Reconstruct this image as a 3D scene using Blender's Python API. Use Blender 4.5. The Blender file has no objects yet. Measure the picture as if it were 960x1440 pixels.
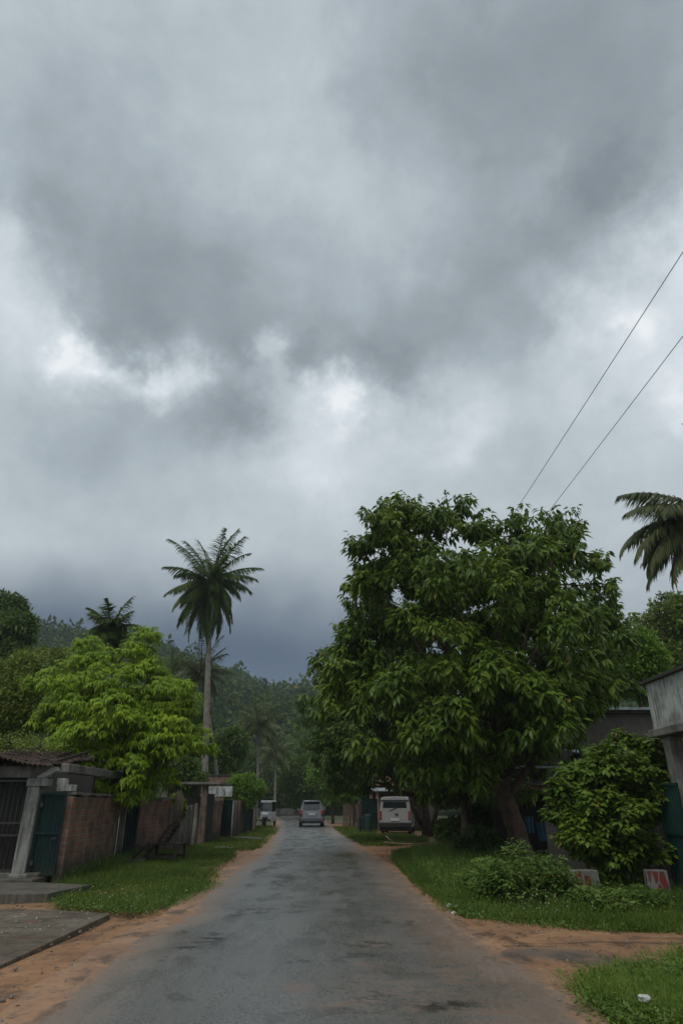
import bpy, math, random
import numpy as np
from mathutils import Vector, Matrix

random.seed(7)
RNG = np.random.default_rng(11)
R = math.radians
scene = bpy.context.scene
COL = scene.collection

# ------------------------------------------------------------------ camera
CAM_H = 1.6
F_PX = 900.0
PITCH = math.atan(410 / 900)
cam_d = bpy.data.cameras.new('camera')
cam = bpy.data.objects.new('camera', cam_d); COL.objects.link(cam)
cam.location = (0, 0, CAM_H)
cam.rotation_euler = (R(90) + PITCH, 0, 0)
cam_d.sensor_fit = 'VERTICAL'; cam_d.sensor_height = 36.0
cam_d.lens = 36.0 * F_PX / 1440.0
cam_d.clip_start = 0.05; cam_d.clip_end = 5000
scene.camera = cam

# ------------------------------------------------------------------ view
scene.view_settings.view_transform = 'Standard'
scene.view_settings.look = 'None'
scene.view_settings.exposure = 0.0
scene.view_settings.gamma = 1.0
scene.view_settings.use_curve_mapping = False
scene.render.engine = 'CYCLES'
scene.cycles.max_bounces = 6
scene.cycles.diffuse_bounces = 3
scene.cycles.glossy_bounces = 2
scene.cycles.transmission_bounces = 4
scene.cycles.volume_bounces = 1
scene.cycles.transparent_max_bounces = 8
scene.cycles.use_denoising = True
scene.cycles.sample_clamp_indirect = 4.0

SUN_EL, SUN_AZ = R(60), R(-150)         # unseen soft sun, set high behind the left shoulder to brighten facing sides
CP, SP = math.cos(PITCH), math.sin(PITCH)


def ray(x, y):
    u = x - 480.0; v = y - 720.0
    return Vector((u, F_PX * CP + v * SP, F_PX * SP - v * CP))


def gp(x, y, z=0.0):                     # where a line of sight meets the height z
    r = ray(x, y); t = (z - CAM_H) / r.z
    return Vector((r.x * t, r.y * t, z))


def at(x, y, Y):                         # the point of a line of sight Y metres down the road
    r = ray(x, y); t = Y / r.y
    return Vector((r.x * t, Y, CAM_H + r.z * t))


def mpp(y, Y):                           # metres that one pixel covers at that distance
    return Y / ray(480, y).y


# ------------------------------------------------------------------ node helpers
class NT:
    def __init__(s, tree):
        s.t = tree; s.n = tree.nodes; s.l = tree.links

    def new(s, kind, **kw):
        n = s.n.new(kind)
        for k, v in kw.items(): setattr(n, k, v)
        return n

    def put(s, sock, v):
        if isinstance(v, bpy.types.NodeSocket): s.l.new(v, sock)
        elif v is not None: sock.default_value = v

    def math(s, op, a, b=None, c=None, clamp=False):
        n = s.new('ShaderNodeMath', operation=op, use_clamp=clamp)
        s.put(n.inputs[0], a)
        if b is not None: s.put(n.inputs[1], b)
        if c is not None: s.put(n.inputs[2], c)
        return n.outputs[0]

    def vec(s, op, a, b=None, out=0):
        n = s.new('ShaderNodeVectorMath', operation=op)
        s.put(n.inputs[0], a)
        if b is not None:
            if op == 'SCALE': s.put(n.inputs['Scale'], b)
            else: s.put(n.inputs[1], b)
        return n.outputs[out]

    def noise(s, vec, scale, detail=4, rough=.55, out='Fac', dist=0.0):
        n = s.new('ShaderNodeTexNoise')
        s.put(n.inputs['Vector'], vec)
        n.inputs['Scale'].default_value = scale; n.inputs['Detail'].default_value = detail
        n.inputs['Roughness'].default_value = rough; n.inputs['Distortion'].default_value = dist
        return n.outputs[out]

    def range(s, v, a, b, c=0., d=1., kind='SMOOTHSTEP'):
        n = s.new('ShaderNodeMapRange', interpolation_type=kind)
        s.put(n.inputs['Value'], v)
        for i, q in zip((1, 2, 3, 4), (a, b, c, d)): n.inputs[i].default_value = q
        return n.outputs[0]

    def mix(s, fac, a, b, blend='MIX'):
        n = s.new('ShaderNodeMix', data_type='RGBA', blend_type=blend)
        s.put(n.inputs[0], fac)
        for sock, v in ((n.inputs[6], a), (n.inputs[7], b)):
            if isinstance(v, (tuple, list)): v = tuple(v[:3]) + (1,)
            s.put(sock, v)
        return n.outputs[2]

    def ramp(s, fac, stops):
        n = s.new('ShaderNodeValToRGB'); cr = n.color_ramp
        s.put(n.inputs[0], fac)
        while len(cr.elements) < len(stops): cr.elements.new(.5)
        for e, (p, c) in zip(cr.elements, stops):
            e.position = p; e.color = tuple(c) + (1,)
        return n.outputs[0]

    def bump(s, h, strength=.3, dist=.02):
        n = s.new('ShaderNodeBump'); n.inputs['Strength'].default_value = strength
        n.inputs['Distance'].default_value = dist
        s.put(n.inputs['Height'], h)
        return n.outputs[0]


def srgb(r, g, b):
    f = lambda c: (c / 255 / 12.92) if c <= 10 else ((c / 255 + .055) / 1.055) ** 2.4
    return (f(r), f(g), f(b))


# ------------------------------------------------------------------ world: storm sky
world = bpy.data.worlds.new('World'); scene.world = world; world.use_nodes = True
W = NT(world.node_tree); W.n.clear()
tc = W.new('ShaderNodeTexCoord').outputs['Generated']
dirn = W.vec('NORMALIZE', tc)
w1 = W.vec('SCALE', W.vec('SUBTRACT', W.noise(dirn, 2.6, 3, .5, 'Color'), (.5, .5, .5)), .11)
w2 = W.vec('SCALE', W.vec('SUBTRACT', W.noise(dirn, 9.0, 6, .6, 'Color'), (.5, .5, .5)), .13)
w3 = W.vec('SCALE', W.vec('SUBTRACT', W.noise(dirn, 24.0, 6, .65, 'Color'), (.5, .5, .5)), .06)
wd = W.vec('ADD', W.vec('ADD', W.vec('ADD', dirn, w1), w2), w3)
SKY_BLOBS = [  # x, y, radius, density
    (100, 90, 330, .04), (240, 210, 260, .08), (90, 260, 220, .24), (110, 340, 170, .24), (250, 430, 170, .42), (390, 400, 190, .30),
    (550, 500, 130, .36), (690, 410, 150, .28), (600, 380, 210, .12), (430, 470, 90, .18), (640, 500, 110, .06), (160, 450, 90, .16),
    (770, 110, 330, .42), (920, 60, 260, .16), (600, 130, 190, .18), (900, 235, 120, .16), (830, 310, 110, .22), (520, 60, 200, .04),
    (420, 190, 130, -.06), (550, 265, 150, -.16), (290, 100, 170, -.03), (640, 300, 90, -.08),
    (920, 420, 190, -.26), (960, 560, 170, -.12), (770, 255, 60, -.14), (960, 330, 90, -.2), (860, 470, 110, -.12),
    (0, 400, 130, -.24), (10, 330, 90, -.14), (120, 515, 80, -.26), (250, 540, 75, -.34), (385, 480, 50, -.26), (480, 575, 70, -.14),
    (400, 530, 60, -.14), (190, 530, 70, -.22), (50, 500, 80, -.14), (200, 620, 150, .22), (340, 580, 90, .30), (60, 680, 190, .04),
    (450, 660, 130, -.16), (620, 620, 130, -.12), (700, 560, 100, -.06), (720, 690, 160, .05),
    # ragged lower edge of the dark bank and the bright rifts under it
    (95, 495, 48, -.26), (150, 522, 46, -.28), (215, 545, 44, -.24), (272, 520, 42, -.26), (375, 470, 36, -.22), (405, 482, 28, -.22), (466, 545, 38, -.26), (490, 578, 38, -.34),
    (500, 612, 32, -.16), (940, 540, 60, -.24), (440, 660, 80, -.10), (660, 625, 50, -.14), (870, 465, 50, -.14), (700, 590, 46, -.10), (800, 560, 60, -.08), (900, 640, 80, -.06),
    (200, 478, 60, .24), (330, 478, 40, .18), (432, 503, 44, .22), (558, 535, 52, .28), (515, 505, 46, .18), (740, 470, 56, .16), (352, 572, 56, .22), (280, 600, 64, .18), (120, 455, 50, .16),
    (850, 250, 64, .18), (60, 595, 80, .10), (500, 170, 70, .10), (760, 330, 50, .10), (60, 300, 60, .10), (150, 640, 80, .08), (600, 690, 80, .06),
]
dens = None
for (x, y, r, a) in SKY_BLOBS:
    b = ray(x, y).normalized(); rr = (ray(x + r * .7, y + r * .7).normalized() - b).length * 1.15
    dist = W.vec('DISTANCE', wd, tuple(b), out='Value')
    g = W.range(dist, 0.0, rr, a, 0.0)
    dens = g if dens is None else W.math('ADD', dens, g)
n1 = W.math('MULTIPLY', W.math('SUBTRACT', W.noise(W.vec('MULTIPLY', dirn, (1, 1, 1.5)), 3.4, 10, .6, dist=.2), .5), .46)
n2 = W.math('MULTIPLY', W.math('SUBTRACT', W.noise(dirn, 10.0, 9, .66, dist=.3), .5), .30)
n3 = W.math('MULTIPLY', W.math('ABSOLUTE', W.math('SUBTRACT', W.noise(W.vec('ADD', dirn, w1), 6.0, 9, .6), .5)), -.40)   # billowed edges
dens = W.math('ADD', W.math('ADD', W.math('ADD', W.math('ADD', dens, n1), n2), n3), .40)
dens = W.math('ADD', W.math('MULTIPLY', W.math('SUBTRACT', dens, .45), .80), .43)
cloud = W.ramp(dens, [(0.0, srgb(246, 250, 253)), (.14, srgb(222, 230, 236)), (.32, srgb(197, 207, 213)), (.52, srgb(172, 183, 190)),
                      (.74, srgb(148, 158, 165)), (1.0, srgb(128, 137, 144))])
sx = W.new('ShaderNodeSeparateXYZ'); W.l.new(W.vec('ADD', dirn, W.vec('SCALE', W.vec('SUBTRACT', W.noise(dirn, 3.0, 4, .5, 'Color'), (.5, .5, .5)), .16)), sx.inputs[0])
el_ = sx.outputs[2]
z_of = lambda y: ray(480, y).normalized().z
lowm = W.range(el_, z_of(765), z_of(908), 0., 1.)
azm = W.range(sx.outputs[0], .02, .42, 1., .25)
front = W.range(sx.outputs[1], -.2, .5, .25, 1.)
slate = W.math('MULTIPLY', W.math('MULTIPLY', lowm, azm), front)
cloud = W.mix(slate, cloud, srgb(70, 86, 110))
sky = W.new('ShaderNodeTexSky', sky_type='NISHITA', sun_disc=False)
sky.sun_elevation = SUN_EL; sky.sun_rotation = SUN_AZ
bg1 = W.new('ShaderNodeBackground'); W.l.new(sky.outputs[0], bg1.inputs[0]); bg1.inputs[1].default_value = .08
bg2 = W.new('ShaderNodeBackground'); W.l.new(cloud, bg2.inputs[0]); bg2.inputs[1].default_value = 1.0
ms = W.new('ShaderNodeMixShader'); ms.inputs[0].default_value = .96
W.l.new(bg1.outputs[0], ms.inputs[1]); W.l.new(bg2.outputs[0], ms.inputs[2])
wo = W.new('ShaderNodeOutputWorld'); W.l.new(ms.outputs[0], wo.inputs[0])
world.cycles.sampling_method = 'MANUAL'; world.cycles.sample_map_resolution = 512

sun_d = bpy.data.lights.new('sun', 'SUN'); sun_d.energy = 1.25; sun_d.angle = R(28); sun_d.color = (1, .97, .92)
sun = bpy.data.objects.new('sun', sun_d); COL.objects.link(sun)
sd = Vector((math.sin(SUN_AZ) * math.cos(SUN_EL), math.cos(SUN_AZ) * math.cos(SUN_EL), math.sin(SUN_EL)))
sun.rotation_euler = sd.to_track_quat('Z', 'Y').to_euler(); sun.location = (0, 0, 60)


# ------------------------------------------------------------------ materials
def new_mat(name):
    m = bpy.data.materials.new(name); m.use_nodes = True
    T = NT(m.node_tree); T.n.clear()
    out = T.new('ShaderNodeOutputMaterial')
    p = T.new('ShaderNodeBsdfPrincipled'); T.l.new(p.outputs[0], out.inputs[0])
    T.p = p; T.out = out
    T.obj = T.new('ShaderNodeTexCoord').outputs['Object']
    T.pos = T.new('ShaderNodeNewGeometry').outputs['Position']
    return m, T


def weathered(name, base, dirt=(.05, .045, .035), amount=.5, scale=3., rough=.8, spec=.3, metal=0., bump=.3, bscale=30., streak=0., low=0., coat=0.):
    """a surface with blotches, fine grain and vertical rain streaks"""
    m, T = new_mat(name)
    a = T.noise(T.obj, scale, 6, .65)
    f = T.range(a, .38, .68, 0., amount)
    col = T.mix(f, base, dirt)
    if streak:
        st = T.noise(T.vec('MULTIPLY', T.obj, (9, 9, .9)), 1.3, 5, .6)
        col = T.mix(T.range(st, .48, .68, 0., streak), col, dirt)
    if low:   # splashed mud along the foot of the thing
        z = T.new('ShaderNodeSeparateXYZ'); T.l.new(T.pos, z.inputs[0])
        zz = T.math('ADD', z.outputs[2], T.math('MULTIPLY', T.noise(T.pos, 4, 4), -.4))
        col = T.mix(T.range(zz, .3, -.15, 0., low), col, (.055, .045, .028))
    g = T.noise(T.obj, bscale, 5, .7)
    col = T.mix(.35, col, T.mix(g, (.25, .25, .25), (.8, .8, .8)), 'OVERLAY')
    T.put(T.p.inputs['Base Color'], col)
    T.put(T.p.inputs['Roughness'], T.math('ADD', T.math('MULTIPLY', T.math('SUBTRACT', a, .5), .4), rough, clamp=True))
    T.p.inputs['Specular IOR Level'].default_value = spec
    T.p.inputs['Metallic'].default_value = metal
    T.p.inputs['Coat Weight'].default_value = coat
    if bump: T.put(T.p.inputs['Normal'], T.bump(g, bump, .01))
    return m


def plain(name, base, rough=.5, metal=0., spec=.5, coat=0.):
    m, T = new_mat(name)
    col = T.mix(T.noise(T.obj, 5, 4, .6), tuple(c * .82 for c in base), tuple(min(1, c * 1.15) for c in base))
    T.put(T.p.inputs['Base Color'], col)
    T.p.inputs['Roughness'].default_value = rough; T.p.inputs['Metallic'].default_value = metal
    T.p.inputs['Specular IOR Level'].default_value = spec; T.p.inputs['Coat Weight'].default_value = coat
    return m


def leaf_mat(name, a, b, c=None, rough=.38, trans=.3, spec=.3, vscale=.8):
    m, T = new_mat(name)
    geo = T.new('ShaderNodeNewGeometry')
    rnd = geo.outputs['Random Per Island']
    col = T.mix(rnd, a, b)
    if c: col = T.mix(T.range(T.noise(T.pos, vscale, 3, .5), .42, .62), col, T.mix(rnd, c, b))
    col = T.mix(T.range(T.math('FRACT', T.math('MULTIPLY', rnd, 37.3)), .985, .995), col, (.22, .18, .04))   # a few yellowing leaves
    T.put(T.p.inputs['Base Color'], col)
    T.p.inputs['Roughness'].default_value = rough; T.p.inputs['Specular IOR Level'].default_value = spec
    tr = T.new('ShaderNodeBsdfTranslucent'); T.put(tr.inputs[0], T.mix(.5, col, (.22, .32, .03)))
    mx = T.new('ShaderNodeMixShader'); mx.inputs[0].default_value = trans
    T.l.new(T.p.outputs[0], mx.inputs[1]); T.l.new(tr.outputs[0], mx.inputs[2]); T.l.new(mx.outputs[0], T.out.inputs[0])
    return m


def brick_mat(name, c1, c2, mortar, scale=1.0, amount=.5):
    m, T = new_mat(name)
    # bricks run along the wall (local y) and up (local z)
    s = T.new('ShaderNodeSeparateXYZ'); T.l.new(T.obj, s.inputs[0])
    cb = T.new('ShaderNodeCombineXYZ'); T.l.new(T.math('ADD', s.outputs[0], s.outputs[1]), cb.inputs[0]); T.l.new(s.outputs[2], cb.inputs[1])
    b = T.new('ShaderNodeTexBrick'); T.l.new(T.vec('ADD', cb.outputs[0], T.vec('SCALE', T.noise(T.obj, 3, 2, out='Color'), .02)), b.inputs['Vector'])
    b.inputs['Color1'].default_value = c1 + (1,); b.inputs['Color2'].default_value = c2 + (1,); b.inputs['Mortar'].default_value = mortar + (1,)
    b.inputs['Scale'].default_value = scale; b.inputs['Mortar Size'].default_value = .017; b.inputs['Brick Width'].default_value = .27
    b.inputs['Row Height'].default_value = .135; b.inputs['Mortar Smooth'].default_value = .3; b.inputs['Bias'].default_value = 0
    n = T.noise(T.obj, 1.6, 7, .65)
    col = T.mix(T.range(n, .4, .66, 0., amount), b.outputs['Color'], (.075, .05, .035))
    st = T.noise(T.vec('MULTIPLY', T.obj, (5, 5, .7)), 1.2, 4, .6)
    col = T.mix(T.range(st, .5, .68, 0., .55), col, (.05, .045, .035))
    zz = T.math('ADD', s.outputs[2], T.math('MULTIPLY', T.noise(T.obj, 2.5, 5), -.7))
    col = T.mix(T.range(zz, .35, -.25, 0., .85), col, (.04, .045, .03))
    T.put(T.p.inputs['Base Color'], col)
    T.p.inputs['Roughness'].default_value = .75; T.p.inputs['Specular IOR Level'].default_value = .3
    h = T.math('ADD', T.math('MULTIPLY', b.outputs['Fac'], -1.0), T.math('MULTIPLY', T.noise(T.obj, 40, 4), .6))
    T.put(T.p.inputs['Normal'], T.bump(h, .5, .012))
    return m


M = {}
M['concrete'] = weathered('concrete', (.21, .20, .175), (.055, .05, .042), .8, 1.6, .8, streak=.6, low=.6)
M['pale_concrete'] = weathered('pale_concrete', (.46, .46, .43), (.10, .10, .09), .7, 2.2, .75, streak=.85)
M['gate_plaster'] = weathered('gate_plaster', (.27, .262, .235), (.09, .09, .08), .75, 2.2, .75, streak=.85)
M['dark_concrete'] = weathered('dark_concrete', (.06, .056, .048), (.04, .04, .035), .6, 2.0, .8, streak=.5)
M['plaster'] = weathered('plaster', (.125, .11, .09), (.07, .06, .05), .7, 1.2, .85, streak=.7)
M['green_paint'] = weathered('green_paint', (.004, .026, .021), (.012, .015, .013), .55, 4, .6, .25, low=.5, streak=.3)
M['teal_paint'] = weathered('teal_paint', (.008, .048, .038), (.02, .028, .024), .5, 4, .6, .3, low=.4)
M['blue_paint'] = weathered('blue_paint', (.012, .045, .055), (.02, .025, .025), .5, 5, .5, .5)
M['dark_metal'] = weathered('dark_metal', (.025, .026, .026), (.06, .035, .02), .5, 6, .5, .5)
M['rust'] = weathered('rust', (.16, .075, .04), (.05, .03, .02), .7, 5, .8)
M['dark_wood'] = weathered('dark_wood', (.045, .032, .024), (.015, .013, .011), .6, 5, .7, streak=.5)
M['old_wood'] = weathered('old_wood', (.17, .12, .09), (.05, .04, .03), .6, 4, .8, streak=.7)
M['pink_wood'] = weathered('pink_wood', (.32, .22, .18), (.08, .06, .05), .6, 4, .8, streak=.5)
M['tile'] = weathered('tile', (.095, .058, .045), (.045, .038, .03), .9, 2.4, .8)
M['tin'] = weathered('tin', (.32, .36, .38), (.12, .10, .08), .6, 2.5, .45, .5, metal=.4)
M['white_sheet'] = weathered('white_sheet', (.55, .56, .55), (.08, .08, .075), .6, 3.2, .6, streak=.7)
M['bark'] = weathered('bark', (.105, .07, .05), (.03, .024, .018), .7, 4, .9, bump=.9, bscale=14, streak=.5)
M['pale_bark'] = weathered('pale_bark', (.24, .215, .18), (.08, .07, .055), .6, 3, .9, bump=.6, bscale=10)
M['brick_a'] = brick_mat('brick_a', (.31, .155, .10), (.19, .10, .07), (.21, .18, .155), amount=.8)
M['brick_b'] = brick_mat('brick_b', (.30, .145, .10), (.19, .10, .07), (.21, .18, .155), amount=.85)
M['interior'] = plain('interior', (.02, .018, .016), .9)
M['rubber'] = plain('rubber', (.02, .02, .02), .8)
M['glass'] = plain('glass', (.02, .025, .028), .06, 0, .8)
M['silver'] = plain('silver', (.17, .175, .185), .28, .75, .5, .6)
M['white_paint'] = weathered('white_paint', (.155, .152, .143), (.16, .13, .10), .6, 2.2, .35, .5, bump=0)
M['black_plastic'] = plain('black_plastic', (.025, .025, .025), .5)
M['red_lens'] = plain('red_lens', (.28, .015, .012), .15, 0, .7)
M['clear_lens'] = plain('clear_lens', (.55, .55, .5), .1, 0, .8)
M['chrome'] = plain('chrome', (.55, .55, .55), .15, 1.)
M['plate'] = plain('plate', (.62, .62, .58), .4)
M['red_paint'] = weathered('red_paint', (.20, .025, .022), (.06, .04, .035), .95, 7, .6)
M['white_wash'] = weathered('white_wash', (.62, .60, .56), (.12, .10, .08), .7, 6, .8)
M['block_wash'] = weathered('block_wash', (.20, .19, .175), (.06, .05, .04), .85, 5, .8)
M['blue_cloth'] = plain('blue_cloth', (.03, .09, .14), .85)
M['litter'] = plain('litter', (.5, .5, .48), .5)
M['stone'] = weathered('stone', (.22, .18, .15), (.1, .08, .06), .6, 8, .85)
M['cable'] = plain('cable', (.2, .2, .2), .5)
M['nut'] = plain('nut', (.10, .12, .03), .5)

M['leaf_big'] = leaf_mat('leaf_big', (.050, .092, .012), (.105, .17, .018), (.15, .21, .02), .40, .24, vscale=.7)
M['leaf_lime'] = leaf_mat('leaf_lime', (.10, .185, .004), (.20, .31, .006), (.26, .36, .008), .5, .12, vscale=1.2)
M['leaf_bush'] = leaf_mat('leaf_bush', (.065, .12, .016), (.12, .19, .024), (.15, .21, .026), .42, .2, vscale=1.5)
M['leaf_mid'] = leaf_mat('leaf_mid', (.045, .090, .018), (.085, .14, .028), (.11, .165, .028), .5, .25, vscale=.5)
M['leaf_olive'] = leaf_mat('leaf_olive', (.085, .125, .018), (.17, .21, .034), (.19, .23, .034), .55, .2, vscale=.6)
M['leaf_dark'] = leaf_mat('leaf_dark', (.032, .062, .016), (.055, .095, .024), None, .55, .2)
M['leaf_far'] = leaf_mat('leaf_far', (.020, .044, .014), (.044, .078, .022), (.095, .125, .028), .9, .12, spec=.05, vscale=.11)
M['leaf_fresh'] = leaf_mat('leaf_fresh', (.09, .19, .022), (.15, .27, .03), (.18, .26, .03), .42, .3, vscale=.7)
M['palm_leaf'] = leaf_mat('palm_leaf', (.055, .09, .024), (.105, .145, .042), None, .4, .22)
M['palm_olive'] = leaf_mat('palm_olive', (.07, .085, .03), (.12, .13, .05), None, .45, .22)
M['grass_a'] = leaf_mat('grass_a', (.038, .080, .010), (.085, .145, .017), (.12, .17, .022), .6, .25, vscale=.9)
M['grass_b'] = leaf_mat('grass_b', (.06, .13, .014), (.16, .25, .03), (.22, .27, .06), .55, .3, vscale=3.)
M['weed'] = leaf_mat('weed', (.055, .11, .016), (.11, .18, .03), (.15, .21, .04), .6, .25, vscale=2.)
M['petal'] = plain('petal', (.42, .45, .32), .7)
M['dry_leaf'] = leaf_mat('dry_leaf', (.12, .07, .03), (.35, .25, .13), None, .7, .1)

DIRT_HI, DIRT_MID, DIRT_LO = (.33, .175, .085), (.215, .108, .052), (.098, .054, .031)


def dirt_nodes(T, stretch=(1, 1, 1)):
    p = T.pos
    a = T.noise(p, .9, 7, .62); b = T.noise(T.vec('MULTIPLY', p, (1.6, .9, 1)), 1.6, 7, .62); c = T.noise(p, 22, 5, .7)
    col = T.mix(T.range(a, .35, .65), DIRT_MID, DIRT_HI)
    col = T.mix(T.range(b, .50, .64, 0., .85), col, DIRT_LO)
    col = T.mix(T.range(T.noise(p, 6.5, 6, .7), .52, .66, 0., .6), col, DIRT_LO)
    col = T.mix(.45, col, T.mix(c, (.22, .22, .22), (.8, .8, .8)), 'OVERLAY')
    pe = T.new('ShaderNodeTexVoronoi'); T.l.new(p, pe.inputs['Vector']); pe.inputs['Scale'].default_value = 26
    spk = T.math('MULTIPLY', T.range(pe.outputs['Distance'], .16, .10), T.range(T.noise(p, 3.3, 3), .5, .62))
    col = T.mix(T.math('MULTIPLY', spk, .5), col, (.33, .27, .22))
    h = T.math('ADD', T.math('MULTIPLY', a, 1.6), T.math('ADD', T.math('MULTIPLY', b, .7), T.math('MULTIPLY', c, .25)))
    rough = T.range(b, .45, .7, .78, .42)
    return col, h, rough


def ground_mat():
    m, T = new_mat('ground_dirt')
    col, h, rough = dirt_nodes(T)
    s = T.new('ShaderNodeSeparateXYZ'); T.l.new(T.pos, s.inputs[0])
    ax = T.math('ABSOLUTE', T.math('ADD', s.outputs[0], .6))
    wob = T.math('MULTIPLY', T.math('SUBTRACT', T.noise(T.pos, .5, 4), .5), 3.)
    far = T.range(T.math('ADD', ax, wob), 4.8, 6.4)
    fy = T.range(s.outputs[1], 60, 75)
    k = T.math('MAXIMUM', far, fy)
    g = T.mix(T.noise(T.pos, 2.2, 6, .6), (.035, .05, .018), (.075, .085, .03))
    col = T.mix(k, col, g)
    T.put(T.p.inputs['Base Color'], col); T.put(T.p.inputs['Roughness'], rough)
    T.p.inputs['Specular IOR Level'].default_value = .35
    T.put(T.p.inputs['Normal'], T.bump(h, .5, .03))
    return m


def blob_mask(T, blobs, warp=.5, wscale=1.2, soft=.5):
    """soft irregular spots at places on the ground: (x, y, rx, ry, amount)"""
    wv = T.vec('SCALE', T.vec('SUBTRACT', T.noise(T.vec('MULTIPLY', T.pos, (1.6, .7, 1)), wscale, 5, .62, 'Color'), (.5, .5, .5)), warp * 2)
    q = T.vec('ADD', T.pos, wv); tot = None
    for (x, y, rx, ry, am) in blobs:
        d = T.vec('MULTIPLY', T.vec('SUBTRACT', q, (x, y, 0)), (1 / rx, 1 / ry, 0))
        g = T.range(T.vec('LENGTH', d, out='Value'), 1.0, soft, 0., am)
        tot = g if tot is None else T.math('MAXIMUM', tot, g)
    return tot


def road_mat():
    m, T = new_mat('wet_asphalt')
    dcol, dh, dr = dirt_nodes(T)
    p = T.pos
    big = T.noise(p, .35, 5, .6); med = T.noise(T.vec('MULTIPLY', p, (1.5, .5, 1)), 1.3, 6, .6); fine = T.noise(p, 38, 5, .85)
    vo = T.new('ShaderNodeTexVoronoi'); T.l.new(p, vo.inputs['Vector']); vo.inputs['Scale'].default_value = 75
    asp = T.mix(T.range(big, .35, .65), (.162, .156, .142), (.196, .190, .174))
    asp = T.mix(T.range(fine, .36, .62), (.062, .061, .058), asp)
    asp = T.mix(T.math('MULTIPLY', T.range(vo.outputs['Distance'], .30, .12), .55), asp, (.26, .25, .23))
    # mud dragged on to the surface
    mud_spots = blob_mask(T, [(*gp(110 + 380, 1420)[:2], .55, .45, .75), (*gp(420, 1395)[:2], .45, .35, .7), (*gp(520, 1330)[:2], .5, .7, .6), (*gp(600, 1425)[:2], .7, .4, .7),
                              (*gp(530, 1365)[:2], .35, .4, .7), (*gp(640, 1370)[:2], .8, 1.2, .8), (*gp(560, 1290)[:2], .5, 1.0, .5), (*gp(690, 1430)[:2], .6, .6, .7), (.75, 7.2, 1.3, 1.6, .55), (1.1, 9.5, .8, 2.2, .5)], .5, 1.3, .1)
    mudn = T.math('MULTIPLY', mud_spots, T.range(T.noise(T.vec('MULTIPLY', p, (1, 1.8, 1)), 3.5, 6, .65), .40, .54))
    asp = T.mix(T.math('MULTIPLY', mudn, .8), asp, (.17, .10, .065))
    # dark worn hollows and silt trails
    dark_spots = blob_mask(T, [(*gp(300, 1323)[:2], .30, .75, 1), (*gp(262, 1336)[:2], .22, .3, .9), (*gp(360, 1282)[:2], .35, 1.0, .9), (*gp(330, 1290)[:2], .2, .8, .8), (*gp(400, 1240)[:2], .4, 2.2, .9),
                               (*gp(370, 1225)[:2], .35, 1.8, .7), (*gp(520, 1332)[:2], .42, .32, 1), (*gp(560, 1300)[:2], .3, .4, .8), (*gp(400, 1200)[:2], .5, 3.5, .8),
                               (*gp(480, 1430)[:2], .4, .2, .6), (*gp(620, 1420)[:2], .5, .28, .9), (*gp(490, 1203)[:2], .5, 1.8, .9), (*gp(240, 1350)[:2], .16, .3, .8), (*gp(700, 1350)[:2], .25, .6, .9)], .38, 1.7, .15)
    dn = T.range(T.noise(T.vec('MULTIPLY', p, (1.2, 2.2, 1)), 2.6, 7, .66), .44, .52)
    dk = T.math('MULTIPLY', dark_spots, dn)
    asp = T.mix(T.math('MULTIPLY', dk, .9), asp, (.034, .030, .025))
    ck = T.new('ShaderNodeTexVoronoi', feature='DISTANCE_TO_EDGE'); T.l.new(T.vec('ADD', p, T.vec('SCALE', T.noise(p, 2.5, 5, .6, 'Color'), .5)), ck.inputs['Vector']); ck.inputs['Scale'].default_value = .7
    crack = T.math('MULTIPLY', T.range(ck.outputs['Distance'], .022, .006), T.range(T.noise(p, .55, 3), .50, .60))
    asp = T.mix(T.math('MULTIPLY', crack, .7), asp, (.04, .036, .03))
    pud = T.math('MULTIPLY', T.range(T.noise(T.vec('MULTIPLY', p, (1.4, .8, 1)), .9, 6, .6), .53, .62), .32)
    asp = T.mix(pud, asp, (.075, .074, .070))
    e = T.new('ShaderNodeAttribute'); e.attribute_name = 'edge'
    ed = T.math('ADD', e.outputs['Fac'], T.math('MULTIPLY', T.math('SUBTRACT', T.noise(T.vec('MULTIPLY', p, (1.6, 1., 1)), 1.5, 7, .68), .5), 1.0))
    silt = T.range(ed, .95, .15, 0., 1.)       # thin silt film before the true edge
    asp = T.mix(T.math('MULTIPLY', silt, .55), asp, (.23, .135, .08))
    k = T.range(ed, .22, .02)
    col = T.mix(k, asp, dcol)
    T.put(T.p.inputs['Base Color'], col)
    wet = T.range(med, .35, .65, .33, .18)
    ra = T.math('ADD', wet, T.math('MULTIPLY', T.range(fine, .3, .7), .10))
    ra = T.math('SUBTRACT', ra, T.math('MULTIPLY', T.math('MAXIMUM', pud, dk), .16))
    ra = T.math('ADD', ra, T.math('MULTIPLY', T.math('MAXIMUM', mudn, silt), .25))
    r = T.new('ShaderNodeMix', data_type='FLOAT'); T.put(r.inputs[0], k); T.put(r.inputs[2], ra); T.put(r.inputs[3], dr)
    T.put(T.p.inputs['Roughness'], r.outputs[0])
    T.p.inputs['Specular IOR Level'].default_value = .9
    h = T.math('ADD', T.math('MULTIPLY', med, .4), T.math('ADD', T.math('MULTIPLY', fine, .35), T.math('MULTIPLY', T.math('MULTIPLY', dh, k), .8)))
    h = T.math('SUBTRACT', h, T.math('MULTIPLY', dk, .25))
    T.put(T.p.inputs['Normal'], T.bump(h, .55, .014))
    return m


# ------------------------------------------------------------------ mesh helpers
def link(o, parent=None):
    COL.objects.link(o)
    if parent: o.parent = parent
    return o


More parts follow.
